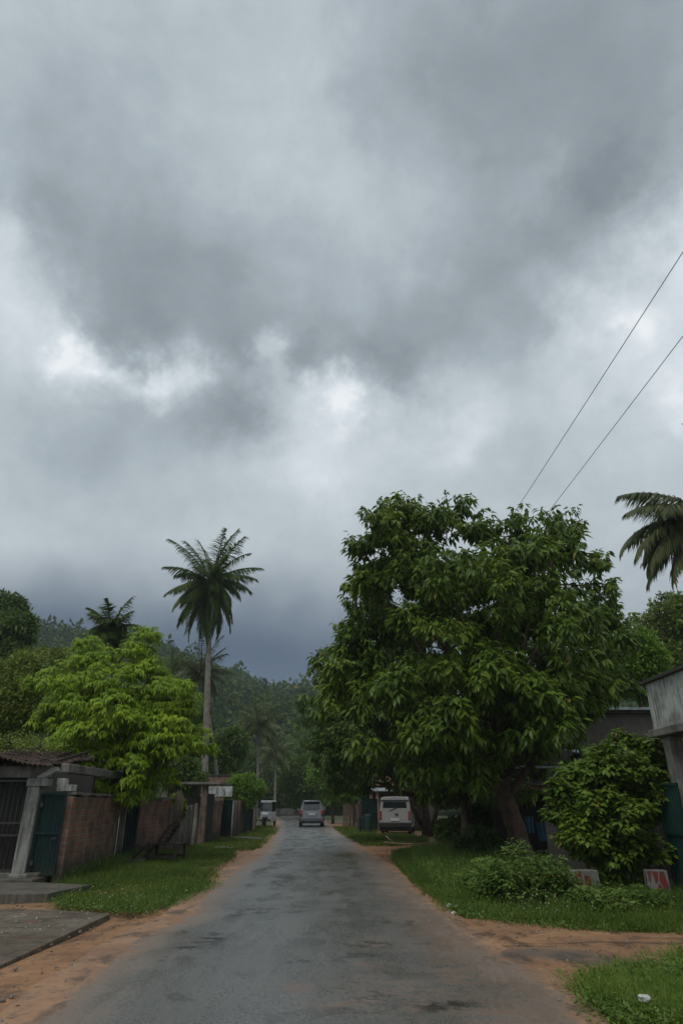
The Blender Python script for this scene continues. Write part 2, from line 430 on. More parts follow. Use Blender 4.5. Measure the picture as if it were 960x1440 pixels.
def np_mesh(name, verts, tris, mat):
    me = bpy.data.meshes.new(name)
    verts = np.ascontiguousarray(verts, dtype=np.float32); tris = np.ascontiguousarray(tris, dtype=np.int32)
    k = tris.shape[1]
    me.vertices.add(len(verts)); me.vertices.foreach_set('co', verts.ravel())
    me.loops.add(tris.size); me.loops.foreach_set('vertex_index', tris.ravel())
    me.polygons.add(len(tris)); me.polygons.foreach_set('loop_start', np.arange(0, tris.size, k, dtype=np.int32))
    me.update(calc_edges=True)
    if mat: me.materials.append(mat)
    return me


def unit(v): return v / np.maximum(np.linalg.norm(v, axis=-1, keepdims=True), 1e-9)


LEAF5 = (np.array([(0, 0, 0), (-.5, .42, -.02), (0, .45, .10), (.5, .42, -.02), (0, 1, -.26)]), np.array([(0, 3, 2), (0, 2, 1), (1, 2, 4), (2, 3, 4)]))
LEAF4 = (np.array([(0, 0, 0), (-.5, .45, -.08), (0, 1, -.05), (.5, .45, -.08)]), np.array([(0, 2, 1), (0, 3, 2)]))
BLADE = (np.array([(-.5, 0, 0), (.5, 0, 0), (-.38, .5, .04), (.38, .5, .04), (0, 1, .30)]), np.array([(0, 1, 3), (0, 3, 2), (2, 3, 4)]))


def scatter(tmpl, P, D, N, L, Wd):
    """place a leaf template: P base, D axis, N normal hint, L length, Wd width"""
    tv, tf = tmpl
    D = unit(D); X = unit(np.cross(D, N)); Z = np.cross(X, D)
    L = np.asarray(L)[:, None, None]; Wd = np.asarray(Wd)[:, None, None]
    V = P[:, None, :] + X[:, None, :] * (tv[None, :, 0:1] * Wd) + D[:, None, :] * (tv[None, :, 1:2] * L) + Z[:, None, :] * (tv[None, :, 2:3] * L)
    k = len(tv); F = tf[None] + (np.arange(len(P)) * k)[:, None, None]
    return V.reshape(-1, 3), F.reshape(-1, 3)


def sample_lobes(lobes, n, rng, shell=(.72, 1.06), reject=.74, inner=.12):
    L = np.array(lobes, float); c = L[:, :3]; r = L[:, 3:6]
    wgt = (r[:, 0] * r[:, 1] + r[:, 0] * r[:, 2] + r[:, 1] * r[:, 2]); wgt /= wgt.sum()
    out_p, out_d = [], []; got = 0; ph = rng.uniform(0, 6.28, (len(L), 3))
    while got < n:
        k = int((n - got) * 1.6) + 50
        i = rng.choice(len(L), k, p=wgt); u = unit(rng.normal(size=(k, 3)))
        bump = 1 + .10 * np.sin(u[:, 0] * 7 + ph[i, 0]) + .09 * np.sin(u[:, 1] * 8 + ph[i, 1]) + .08 * np.sin(u[:, 2] * 9 + ph[i, 2])
        f = rng.uniform(shell[0], shell[1], k) * bump
        inn = rng.random(k) < inner; f[inn] *= rng.uniform(.3, .9, inn.sum())
        p = c[i] + u * r[i] * f[:, None]
        d = np.linalg.norm((p[:, None, :] - c[None]) / r[None], axis=2); d[np.arange(k), i] = 9
        ok = (d.min(axis=1) > reject) | inn
        out_p.append(p[ok]); out_d.append(u[ok]); got += ok.sum()
    return np.concatenate(out_p)[:n], np.concatenate(out_d)[:n]


def sample_clumps(lobes, n1, rad, n, rng, squash=.62, shell=(.74, 1.04), inner=.1, reject=.74):
    """boughs on the lobes, then shoots on the upper side of every bough"""
    C, U0 = sample_lobes(lobes, n1, rng, shell, reject, inner)
    i = rng.integers(0, n1, n); R_ = rad * rng.uniform(.6, 1.35, n1)
    u = unit(rng.normal(size=(n, 3)) + U0[i] * .35); u[:, 2] = np.where(u[:, 2] < -.15, -u[:, 2], u[:, 2])
    P = C[i] + u * (R_[i] * rng.uniform(.55, 1.05, n))[:, None] * np.array([1, 1, squash])
    P[:, 2] -= .35 * rad * (np.hypot(u[:, 0], u[:, 1]) ** 2)
    return P, unit(u + U0[i] * .5)


def rosettes(P, U, k, rng, twig, length, width, droop, spread=1., up=.5, radial0=.04):
    """k leaves round the end of each twig, hanging outwards"""
    n = len(P)
    A = unit(U * .7 + np.array([0, 0, up]) + rng.normal(size=(n, 3)) * .25)
    Pk = np.repeat(P, k, 0); Ak = np.repeat(A, k, 0); m = n * k
    ph = rng.uniform(0, 2 * np.pi, m)
    t = rng.random(m)
    rad = np.stack([np.cos(ph), np.sin(ph), np.zeros(m)], 1)
    rad = rad + Ak * .25
    d = unit(rad * spread + Ak * (.55 * t[:, None]) - np.array([0, 0, 1]) * (droop * (rng.uniform(.5, 1.3, m) * (1.2 - .45 * t)))[:, None] + rng.normal(size=(m, 3)) * .18)
    base = Pk + Ak * (t * twig)[:, None] - Ak * twig * .5 + rad * radial0
    s = np.repeat(rng.uniform(.8, 1.15, n), k)
    Ln = rng.uniform(.7, 1.15, m) * length * s
    N = unit(np.array([0, 0, 1.]) + rad * .6 + rng.normal(size=(m, 3)) * .25)
    return base, d, N, Ln, Ln * width * rng.uniform(.8, 1.2, m)


def feathers(P, U, k, rng, q, tlen, length, width, droop=1.0, up=.55):
    """k arching twigs round each shoot, each carrying q hanging leaflets on both sides"""
    n = len(P); m = n * k
    Pk = np.repeat(P, k, 0); ph = rng.uniform(0, 2 * np.pi, m)
    H = unit(np.stack([np.cos(ph), np.sin(ph), np.zeros(m)], 1) + np.repeat(U * np.array([1, 1, 0]), k, 0) * .55)
    e = rng.uniform(.1, up * 2, m); T = tlen * rng.uniform(.6, 1.15, m) * np.repeat(rng.uniform(.75, 1.2, n), k)
    Pq = np.repeat(Pk, q, 0); Hq = np.repeat(H, q, 0); eq = np.repeat(e, q); Tq = np.repeat(T, q); M_ = m * q
    t = np.tile((np.arange(q) + 1.) / q, m) + rng.normal(size=M_) * .04
    z = eq * t - droop * t * t
    pos = Pq + Hq * (t * Tq)[:, None]; pos[:, 2] += z * Tq
    slope = unit(Hq + np.array([0, 0, 1.]) * (eq - 2 * droop * t)[:, None])
    side = np.cross(slope, np.array([0, 0, 1.])); sg = np.where(rng.random(M_) < .5, -1., 1.)[:, None]
    d = unit(slope * .75 + side * sg * .7 - np.array([0, 0, .55]) + rng.normal(size=(M_, 3)) * .12)
    Ln = length * rng.uniform(.7, 1.15, M_)
    return pos, d, unit(np.array([0, 0, 1.]) + Hq * .4 + rng.normal(size=(M_, 3)) * .15), Ln, Ln * width


def cloud_leaves(P, U, k, rng, rad, length, width, droop=.2):
    n = len(P); m = n * k
    Pk = np.repeat(P, k, 0) + unit(rng.normal(size=(m, 3))) * (rng.random(m) ** .5 * rad)[:, None] * np.array([1, 1, .7])
    d = unit(rng.normal(size=(m, 3)) * .9 + np.repeat(U, k, 0) * .6 - np.array([0, 0, droop]))
    N = unit(np.array([0, 0, .9]) + rng.normal(size=(m, 3)) * .6)
    Ln = rng.uniform(.6, 1.2, m) * length
    return Pk, d, N, Ln, Ln * width * rng.uniform(.8, 1.2, m)


class MB:
    """collects shapes for one mesh"""
    def __init__(s): s.v = []; s.f = []; s.s = []

    def add(s, vs, fs, smooth=False):
        o = len(s.v); s.v += [tuple(v) for v in vs]; s.f += [tuple(i + o for i in f) for f in fs]; s.s += [smooth] * len(fs); return s

    def box(s, c, d, rot=0., taper=1., tilt=(0, 0), mat=None):
        hx, hy, hz = d[0] / 2, d[1] / 2, d[2] / 2; vs = []
        for z in (-1, 1):
            k = taper if z > 0 else 1.
            for x, y in ((-1, -1), (1, -1), (1, 1), (-1, 1)):
                vs.append(Vector((x * hx * k + (tilt[0] * (z + 1) / 2), y * hy * k + (tilt[1] * (z + 1) / 2), z * hz)))
        m = mat if mat is not None else Matrix.Rotation(rot, 3, 'Z')
        vs = [m @ v + Vector(c) for v in vs]
        return s.add(vs, [(3, 2, 1, 0), (4, 5, 6, 7), (0, 1, 5, 4), (1, 2, 6, 5), (2, 3, 7, 6), (3, 0, 4, 7)])

    def bar(s, a, b, w, h=None, up=(0, 0, 1)):
        a = Vector(a); b = Vector(b); h = h or w; d = (b - a); L = d.length; d.normalize()
        x = d.cross(Vector(up));
        if x.length < 1e-3: x = d.cross(Vector((1, 0, 0)))
        x.normalize(); y = x.cross(d)
        m = Matrix((x, d, y)).transposed()
        return s.box((a + b) / 2, (w, L, h), mat=m)

    def tube(s, pts, rad, n=8, cap=True, wob=0.):
        pts = [Vector(p) for p in pts]; rr = rad if isinstance(rad, (list, tuple)) else [rad] * len(pts)
        vs = []; fs = []; prev = None
        for i, p in enumerate(pts):
            t = (pts[min(i + 1, len(pts) - 1)] - pts[max(i - 1, 0)]).normalized()
            if prev is None:
                x = t.cross(Vector((0, 0, 1)) if abs(t.z) < .9 else Vector((1, 0, 0))).normalized()
            else:
                x = (prev - t * prev.dot(t)).normalized()
            y = t.cross(x); prev = x
            for k in range(n):
                a = 2 * math.pi * k / n; r = rr[i] * (1 + (random.uniform(-wob, wob) if wob else 0))
                vs.append(p + (x * math.cos(a) + y * math.sin(a)) * r)
        for i in range(len(pts) - 1):
            for k in range(n):
                k2 = (k + 1) % n; fs.append((i * n + k, i * n + k2, (i + 1) * n + k2, (i + 1) * n + k))
        if cap:
            fs.append(tuple(reversed(range(n)))); fs.append(tuple(range((len(pts) - 1) * n, len(pts) * n)))
        return s.add(vs, fs, True)

    def disc(s, c, axis, r, w, n=20):
        a = Vector(axis).normalized() * w / 2; c = Vector(c)
        return s.tube([c - a, c + a], r, n)

    def build(s, name, mat, parent=None, bevel=0., loc=None):
        me = bpy.data.meshes.new(name)
        me.from_pydata([v for v in s.v], [], s.f); me.validate(clean_customdata=False)
        me.materials.append(mat)
        if len(me.polygons) == len(s.s): me.polygons.foreach_set('use_smooth', s.s)
        me.update()
        o = bpy.data.objects.new(name, me); link(o, parent)
        if loc is not None: o.location = loc
        if bevel:
            b = o.modifiers.new('bevel', 'BEVEL'); b.width = bevel; b.segments = 2; b.limit_method = 'ANGLE'; b.angle_limit = R(40)
        return o


def empty(name, label, cat, loc=(0, 0, 0), rz=0., group=None):
    o = bpy.data.objects.new(name, None); link(o); o.location = loc; o.rotation_euler = (0, 0, rz); o.empty_display_size = .3
    return tag(o, label, cat, group)


def tag(o, label=None, cat=None, group=None, kind=None):
    if label: o['label'] = label
    if cat: o['category'] = cat
    if group: o['group'] = group
    if kind: o['kind'] = kind
    return o


def leafobj(name, parts, mat, parent=None, loc=(0, 0, 0), tmpl=LEAF5):
    V, F = scatter(tmpl, *parts); o = bpy.data.objects.new(name, np_mesh(name, V - np.array(loc), F, mat)); link(o, parent)
    return o


def interp(a, b, n, wob=0.):
    a = Vector(a); b = Vector(b); out = []
    for i in range(n + 1):
        t = i / n; p = a.lerp(b, t)
        if wob and 0 < i < n: p += Vector((random.uniform(-1, 1), random.uniform(-1, 1), random.uniform(-.4, .4))) * wob
        out.append(p)
    return out


def bent(a, b, sag, n=6):
    a = Vector(a); b = Vector(b)
    return [a.lerp(b, i / n) + Vector((0, 0, sag * 4 * (i / n) * (1 - i / n))) for i in range(n + 1)]


# ------------------------------------------------------------------ the ground
def grid_sheet(name, xs, ys, hf, mat):
    X, Y = np.meshgrid(xs, ys); Z = hf(X, Y)
    V = np.stack([X.ravel(), Y.ravel(), Z.ravel()], 1); nx = len(xs); ny = len(ys)
    i = np.arange(nx - 1)[None] + (np.arange(ny - 1) * nx)[:, None]
    F = np.stack([i, i + 1, i + nx + 1, i + nx], -1).reshape(-1, 4)
    o = bpy.data.objects.new(name, np_mesh(name, V, F, mat)); link(o); return o


gx = np.concatenate([[-900, -300, -100, -40], np.linspace(-14, 14, 90), [40, 100, 300, 900]])
gy = np.concatenate([[-60, -20, 0], np.linspace(4, 30, 110), np.linspace(32, 80, 40), [110, 200, 400, 900]])


def hmap(X, Y):
    z = np.zeros_like(X)
    near = (np.abs(X) < 13) & (Y < 70) & (Y > 3)
    z -= near * (.035 * (1 + np.sin(X * 1.3 + Y * .31) * np.cos(Y * .7 - X * .4)))      # shallow ruts
    return z - .006


ground = grid_sheet('ground', gx, gy, hmap, ground_mat()); tag(ground, kind='structure')

LEFT_PX = [(62, 1440), (96, 1404), (114, 1383), (148, 1365), (196, 1325), (233, 1304), (268, 1290), (288, 1262), (312, 1240), (344, 1217), (372, 1200), (390, 1172), (394, 1155), (388, 1150)]
RIGHT_PX = [(775, 1440), (763, 1411), (738, 1374), (700, 1360), (663, 1337), (630, 1310), (597, 1280), (567, 1257), (545, 1227), (512, 1203), (482, 1180), (462, 1162), (448, 1153), (432, 1149)]
Lp = [(-2.35, 2.0)] + [tuple(gp(*q)[:2]) for q in LEFT_PX] + [(-11.5, 108), (-18, 140)]
Rp = [(1.6, 2.0)] + [tuple(gp(*q)[:2]) for q in RIGHT_PX] + [(-7.5, 112), (-14, 143)]
Lp = sorted(Lp, key=lambda q: q[1]); Rp = sorted(Rp, key=lambda q: q[1])


def edge_x(pts, y):
    return np.interp(y, [q[1] for q in pts], [q[0] for q in pts])


ys = np.concatenate([np.linspace(2.2, 30, 180), np.linspace(30.4, 60, 60), np.linspace(61, 140, 40)])
NX = 36
lx = edge_x(Lp, ys); rx_ = edge_x(Rp, ys)
k5 = np.ones(5) / 5; lx[2:-2] = np.convolve(lx, k5, 'valid'); rx_[2:-2] = np.convolve(rx_, k5, 'valid')
mg = .45
rows = []; att = []
for y, a, b in zip(ys, lx, rx_):
    t = np.linspace(0, 1, NX); x = (a - mg) + t * ((b + mg) - (a - mg))
    camber = .03 * (1 - (2 * t - 1) ** 2)
    dL = x - a; dR = b - x
    d = np.minimum(dL, dR); d = np.where(dL < dR, d * 1.3, d * .8)
    rows.append(np.stack([x, np.full(NX, y), np.full(NX, .004) + camber], 1)); att.append(d + np.where(dL < dR, .10, .28))
V = np.concatenate(rows); A = np.concatenate(att)
i = np.arange(NX - 1)[None] + (np.arange(len(ys) - 1) * NX)[:, None]
Fq = np.stack([i, i + 1, i + NX + 1, i + NX], -1).reshape(-1, 4)
rme = np_mesh('road', V, Fq, road_mat())
at_ = rme.attributes.new('edge', 'FLOAT', 'POINT'); at_.data.foreach_set('value', A.astype(np.float32))
rme.polygons.foreach_set('use_smooth', np.ones(len(Fq), bool))
road = bpy.data.objects.new('road', rme); link(road); tag(road, kind='structure')

# branch track of packed, half tarred soil that leaves the road on the right
mt, T = new_mat('track_surface')
dcol, dh, dr = dirt_nodes(T)
tm = blob_mask(T, [(2.35, 8.9, 1.1, .55, 1), (3.1, 8.6, .9, .30, .9), (1.6, 8.6, .8, .6, .8)], .45, 1.5, .3)
tcol = T.mix(T.math('MULTIPLY', tm, .75), dcol, (.085, .075, .066))
rl = blob_mask(T, [(3.4, 9.6, 1.2, .07, 1), (2.2, 9.4, 1.1, .06, 1), (4.6, 9.9, 1.0, .08, 1), (4.05, 9.55, .5, .08, 1)], .16, 1.5, .2)
tcol = T.mix(T.math('MULTIPLY', rl, .7), tcol, (.06, .035, .025))
T.put(T.p.inputs['Base Color'], tcol); T.put(T.p.inputs['Roughness'], dr); T.put(T.p.inputs['Normal'], T.bump(T.math('SUBTRACT', dh, T.math('MULTIPLY', rl, .8)), .6, .05))
tr = grid_sheet('dirt_track', np.linspace(1.75, 14, 60), np.linspace(7.6, 11.4, 30), lambda X, Y: np.full_like(X, .0015) + .012 * np.sin(X * 2.1) * np.sin(Y * 2.7), mt)
tag(tr, kind='structure')


# ------------------------------------------------------------------ hills with forest
RPX = [(-400, 860), (-100, 862), (40, 872), (90, 884), (140, 892), (210, 905), (270, 925), (330, 945), (380, 962), (440, 968), (520, 980), (620, 990), (760, 985), (880, 960), (960, 930), (1200, 900), (1500, 890)]
RAZ = [math.atan2(ray(x, y).x, ray(x, y).y) for x, y in RPX]
REL = [ray(x, y).z / math.hypot(ray(x, y).x, ray(x, y).y) for x, y in RPX]


def hill_h(X, Y):
    az = np.arctan2(X, np.maximum(Y, 1)); r = np.hypot(X, Y)
    el = np.interp(az, RAZ, REL)
    rr = 330.
    top = el * rr - 9
    t = np.clip((r - 95) / (rr - 95), 0, 1); s = t * t * (3 - 2 * t)
    back = np.clip((r - rr) / 400, 0, 1)
    n = 5 * np.sin(X * .031 + 1) * np.cos(Y * .027) + 3 * np.sin(X * .07 + Y * .05)
    return np.where(r < 95, -.5, top * s * (1 - .5 * back) + n * s * (1 - s) * 4 * .8 - .5 * (1 - s))


ra = np.linspace(-1.15, 1.15, 110); rd = np.concatenate([np.linspace(95, 360, 50), np.linspace(380, 800, 12)])
AZ, RD = np.meshgrid(ra, rd); HX = np.sin(AZ) * RD; HY = np.cos(AZ) * RD; HZ = hill_h(HX, HY)
Vh = np.stack([HX.ravel(), HY.ravel(), HZ.ravel()], 1); nx = len(ra)
i = np.arange(nx - 1)[None] + (np.arange(len(rd) - 1) * nx)[:, None]
mh, T = new_mat('hill_soil')
T.put(T.p.inputs['Base Color'], T.mix(T.noise(T.pos, .05, 6, .6), (.035, .055, .022), (.06, .085, .03))); T.p.inputs['Roughness'].default_value = .95
hills = bpy.data.objects.new('hills', np_mesh('hills', Vh, np.stack([i, i + 1, i + nx + 1, i + nx], -1).reshape(-1, 4), mh)); link(hills); tag(hills, kind='structure')

nt = 5200
az = RNG.uniform(-.62, .62, nt); rd_ = 100 + 270 * RNG.random(nt) ** .9
tx, ty = np.sin(az) * rd_, np.cos(az) * rd_; tz = hill_h(tx, ty)
sz = RNG.uniform(1.8, 4.8, nt) * (1 + .25 * (RNG.random(nt) < .1))
kk = 60
C = np.stack([tx, ty, tz + sz * 1.0], 1)
Ck = np.repeat(C, kk, 0); u = unit(RNG.normal(size=(nt * kk, 3)))
u[:, 2] = np.abs(u[:, 2]) * 1.3 - .35
lump = 1 + .12 * np.sin(u[:, 0] * 6 + Ck[:, 0]) * np.sin(u[:, 1] * 6 + Ck[:, 1])
P_ = Ck + u * np.repeat(sz, kk)[:, None] * (RNG.uniform(.6, .92, nt * kk) * lump)[:, None] * np.array([1, 1, 1.15])
D_ = unit(RNG.normal(size=(nt * kk, 3)) + u * .6); N_ = unit(u + np.array([0, 0, .8]) + RNG.normal(size=(nt * kk, 3)) * .4)
L_ = RNG.uniform(.26, .48, nt * kk) * np.repeat(sz, kk)
forest = leafobj('forest', (P_, D_, N_, L_, L_ * .7), M['leaf_far'], tmpl=LEAF4)
tag(forest, 'hazy rainforest canopy covering the far hills', 'forest', kind='stuff')


# ------------------------------------------------------------------ trees
def px_lobe(x, y, r, Y, dy=0., ry=None, squash=.9):
    p = at(x, y, Y + dy); m = mpp(y, Y + dy) * r
    return (p.x, p.y, p.z, m, (ry if ry is not None else m), m * squash)


def limbs(mb, start, lobes, r0, r1=.03, sag=0., n=6):
    for l in lobes:
        end = Vector(l[:3]); mid = Vector(start).lerp(end, .45) + Vector((random.uniform(-.3, .3), random.uniform(-.3, .3), random.uniform(.0, .4)))
        pts = []
        for i in range(n + 1):
            t = i / n; pts.append((1 - t) ** 2 * Vector(start) + 2 * t * (1 - t) * mid + t * t * end)
        mb.tube(pts, [r0 + (r1 - r0) * (i / n) ** .7 for i in range(n + 1)], 7, wob=.08)
        for q in range(3):   # side branches
            k = random.randint(2, n); dv = Vector((random.gauss(0, 1), random.gauss(0, 1), random.uniform(-.1, 1))).normalized() * l[3] * random.uniform(.5, .9)
            mb.tube(interp(pts[k], pts[k] + dv, 3, .06), [.035, .025, .016, .008], 5)


def tree(name, label, cat, base, trunk_pts, trunk_r, lobes, mat, mode, nspray, k, rng_seed, leaf, group=None, bark='bark', limb_r=.1, limb_to=None, tmpl=LEAF5, shell=(.72, 1.06), inner=.12, extra=None, clump=None):
    root = empty(name, label, cat, base, group=group); rng = np.random.default_rng(rng_seed); random.seed(rng_seed)
    b = Vector(base)
    mb = MB(); mb.tube(trunk_pts, trunk_r, 12, wob=.06)
    limbs(mb, trunk_pts[-1], limb_to if limb_to is not None else lobes, limb_r)
    if extra: extra(mb)
    mb.v = [tuple(Vector(v) - b) for v in mb.v]
    mb.build('trunk', M[bark], root)
    if clump: P, U = sample_clumps(lobes, clump[0], clump[1], nspray, rng, shell=shell, inner=inner)
    else: P, U = sample_lobes(lobes, nspray, rng, shell=shell, inner=inner)
    ok = P[:, 2] > .25; P, U = P[ok], U[ok]
    if mode == 'rosette': parts = rosettes(P, U, k, rng, *leaf)
    elif mode == 'feather': parts = feathers(P, U, k, rng, *leaf)
    else: parts = cloud_leaves(P, U, k, rng, *leaf)
    leafobj('crown', parts, M[mat], root, tuple(b), tmpl)
    return root


# --- the great tree on the right
YA = 21.7
big = [(560, 765, 62, 0), (622, 768, 72, .6), (700, 800, 86, -1.2), (775, 800, 72, -.4), (818, 845, 56, .5), (560, 862, 82, -.6), (655, 880, 105, -2.4),
       (765, 900, 98, -2.2), (835, 930, 55, -.3), (510, 935, 66, 0), (472, 975, 40, 1), (520, 1000, 74, -1), (615, 995, 88, -2.6), (715, 985, 84, -3.1),
       (795, 985, 66, -1.4), (560, 1055, 56, -1), (640, 1060, 58, -1.6), (755, 1035, 48, -1.4), (600, 850, 115, 2.6), (740, 870, 120, 2.6), (690, 1010, 120, 1.5),
       (690, 1050, 40, -2.2), (800, 1000, 34, -.5)]
airy = [(540, 722, 30, 0), (575, 716, 26, .3), (655, 712, 18, .3), (512, 770, 22, 0), (530, 800, 26, .2), (800, 745, 28, -.2), (775, 730, 20, 0), (728, 740, 26, -.4), (856, 832, 18, 0),
        (868, 872, 20, .3), (492, 845, 18, .4), (497, 880, 26, .3), (690, 742, 24, 0), (622, 722, 22, .2), (450, 925, 22, 1), (836, 790, 22, 0), (640, 730, 16, 0)]
lobA = [px_lobe(x - (10 if x > 750 else 0), y, r * .92, YA, d) for x, y, r, d in big]; airA = [px_lobe(x, y, r, YA, d) for x, y, r, d in airy]
tb = Vector((5.42, 21.7, -.05)); tt = at(704, 1092, 21.4)
trunkA = [tb, tb.lerp(tt, .12), tb.lerp(tt, .4) + Vector((.04, 0, 0)), tb.lerp(tt, .7) + Vector((-.04, .05, 0)), tt]


def extraA(mb):
    limbs(mb, Vector(lobA[0][:3]) - Vector((0, 0, .8)), airA[:5], .05, .012)
    limbs(mb, Vector(lobA[3][:3]) - Vector((0, 0, .6)), [airA[5], airA[6], airA[8], airA[15]], .05, .012)
    limbs(mb, Vector(lobA[2][:3]), [airA[7], airA[12]], .05, .012)
    limbs(mb, tb.lerp(tt, .75), [px_lobe(760, 1050, 40, YA, -.6), px_lobe(640, 1050, 50, YA, 0.)], .16, .05)
    for k in range(5):   # root flare
        a = k * 1.3; mb.tube([tb + Vector((math.cos(a) * .5, math.sin(a) * .5, -.05)), tb + Vector((math.cos(a) * .28, math.sin(a) * .28, .12)), tb + Vector((0, 0, .6))], [.06, .14, .2], 7)


treeA = tree('broadleaf_tree', 'huge dark green tree with large drooping leaves on a leaning brown trunk', 'tree', tuple(tb),
             trunkA, [.42, .33, .29, .28, .29], lobA, 'leaf_big', 'rosette', 3300, 18, 3, (.45, .33, .40, 1.15, .9, .6), limb_r=.2, extra=extraA, clump=(400, .60), shell=(.74, .98), limb_to=lobA[:6] + lobA[6:10] + lobA[18:21])
rA = np.random.default_rng(5)
P, U = sample_lobes(airA, 330, rA, shell=(.3, 1.1), reject=.4)
leafobj('branch_tips', rosettes(P, U, 15, rA, .38, .29, .38, 1.15, .8, .8), M['leaf_big'], treeA, tuple(tb))

# --- second tree, farther back and left, whose crown joins it
YB = 33.
lobB = [px_lobe(x, y, r, YB, d) for x, y, r, d in [(470, 985, 44, 0), (455, 1030, 42, .5), (520, 1040, 60, -1), (480, 1085, 40, 0), (560, 1070, 42, -1), (540, 960, 60, 1), (620, 1075, 45, 0), (445, 960, 18, 0), (600, 1020, 70, 1.5), (500, 1092, 22, -.5)]]
b0 = gp(600, 1176); b0.z = -.05
treeB = tree('broadleaf_tree', 'mid green tree with forked dark stems beside the white van', 'tree', tuple(b0), [b0, b0 + Vector((0, 0, .9)), b0 + Vector((-.1, 0, 1.8))], [.3, .24, .2],
             lobB, 'leaf_mid', 'rosette', 2300, 17, 21, (.4, .30, .38, 1.0, .9, .6), limb_r=.15, clump=(220, .7), shell=(.72, .96),
             extra=lambda mb: [mb.tube([b0 + Vector((-.1, 0, .3)), b0 + Vector((-.7, .0, 1.4)), b0 + Vector((-1.0, 0, 2.8))], [.14, .12, .09], 8), mb.tube([b0 + Vector((.2, 0, .0)), b0 + Vector((.6, .0, 1.3)), b0 + Vector((1.1, 0, 2.7))], [.14, .12, .09], 8)])
c0 = gp(656, 1196); c0.z = -.05
lobC = [px_lobe(x, y, r, 29, d) for x, y, r, d in [(640, 1070, 50, 0), (690, 1060, 50, .5), (660, 1040, 60, 1), (610, 1095, 36, 0)]]
tree('broadleaf_tree', 'slim dark tree standing in the shade left of the leaning trunk', 'tree', tuple(c0), interp(c0, at(650, 1090, 29.5), 4, .05), [.2, .17, .15, .13, .12], lobC, 'leaf_big', 'rosette', 900, 18, 22, (.38, .30, .38, 1.0, .9, .5), limb_r=.09)

# --- lime green tree behind the left wall
YL = 21.5
LL = [(165, 935, 46, 0), (195, 905, 24, .2), (135, 912, 26, .2), (110, 965, 52, -.3), (160, 985, 62, -1), (215, 975, 50, 0), (95, 1000, 34, .2), (112, 1040, 46, -.4), (150, 1050, 56, -1.2), (215, 1035, 56, -.6),
      (245, 1025, 38, 0), (255, 1050, 34, -.2), (195, 1085, 46, -.9), (175, 1110, 26, -.9), (240, 1080, 28, -.3), (140, 1090, 34, -.7), (160, 1000, 90, 1.2), (222, 945, 34, 0), (240, 985, 36, -.2), (195, 1120, 16, -1)]
lobL = [px_lobe(x, y, r, YL, d, squash=.75) for x, y, r, d in LL]
l0 = Vector((-7.6, 21.6, 0))
tree('lime_tree', 'bright lime green tree with feathery drooping leaves behind the left brick wall', 'tree', tuple(l0), interp(l0, at(160, 1075, 21.6), 4, .08), [.2, .17, .16, .15, .13], lobL, 'leaf_lime', 'feather', 1650, 8, 9,
     (7, .30, .15, .25, .7, .5), limb_r=.07, shell=(.70, .96), inner=.22, clump=(210, .44))


# --- other trees: (name, label, x, top y, bottom y, half width, Y, mat, number of sprays, leaf size, mode, seed)
def generic(name, label, cat, x, y0, y1, hw, Y, mat, n, ll, seed, k=16, group=None, ground_x=None, trunk=True, base_z=0.):
    random.seed(seed)
    cy = (y0 + y1) / 2; hh = (y1 - y0) / 2; m = mpp(cy, Y)
    lob = []; q = 9
    for i in range(q):
        a = random.uniform(0, 6.28); rr = random.uniform(.25, .62)
        xx = x + math.cos(a) * hw * rr; yy = cy + math.sin(a) * hh * rr
        lob.append(px_lobe(xx, yy, min(hw, hh) * random.uniform(.42, .62), Y, random.uniform(-.5, .5) * hw * m, squash=.85))
    lob.append(px_lobe(x, cy, min(hw, hh) * .7, Y)); lob.append(px_lobe(x + random.uniform(-.3, .3) * hw, y0 + hh * .35, min(hw, hh) * .33, Y))
    c = at(x, y1, Y); base = Vector((c.x if ground_x is None else ground_x, Y, base_z))
    rt = max(.06, hw * m * .05)
    return tree(name, label, cat, tuple(base), interp(base, at(x, cy + hh * .5, Y), 3, rt * .4), [rt * 1.3, rt, rt * .85, rt * .7], lob, mat, 'cloud', n, k, seed, (hw * m * .17, ll, .42), tmpl=LEAF4, limb_r=rt * .6)


G = 'trees beyond the walls on the left'
generic('leafy_tree', 'dark rounded tree topping the skyline at the left edge', 'tree', 0, 826, 960, 48, 45, 'leaf_mid', 900, .36, 31, 20, group=G)
generic('leafy_tree', 'olive feathery tree rising behind the tiled roof', 'tree', 22, 915, 1060, 66, 25, 'leaf_olive', 1500, .17, 32, 22, group=G)
generic('leafy_tree', 'grey green tree between the olive tree and the lime tree', 'tree', 85, 905, 1050, 60, 40, 'leaf_olive', 900, .30, 33, 20, group=G)
generic('leafy_tree', 'deep green tree directly right of the tall palm trunk', 'tree', 318, 1018, 1110, 32, 58, 'leaf_mid', 600, .34, 34, 20, group=G)
generic('leafy_tree', 'dark tree filling the gap behind the lime tree', 'tree', 250, 985, 1100, 50, 48, 'leaf_dark', 700, .34, 35, 20, group=G)
generic('leafy_tree', 'low green tree over the flat roofed shelter', 'tree', 262, 1062, 1120, 34, 37, 'leaf_mid', 500, .2, 36, 18, group=G)
generic('leafy_tree', 'broad rounded tree where the road disappears', 'tree', 425, 1058, 1140, 42, 84, 'leaf_mid', 800, .42, 37, 20, group='trees at the far end of the road')
generic('leafy_tree', 'small hazy tree left of where the road disappears', 'tree', 392, 1080, 1142, 28, 105, 'leaf_mid', 500, .45, 38, 18, group='trees at the far end of the road')
generic('leafy_tree', 'fresh green tree overhanging the silver car from the right', 'tree', 468, 1065, 1132, 36, 62, 'leaf_fresh', 700, .30, 39, 18, group='trees at the far end of the road')
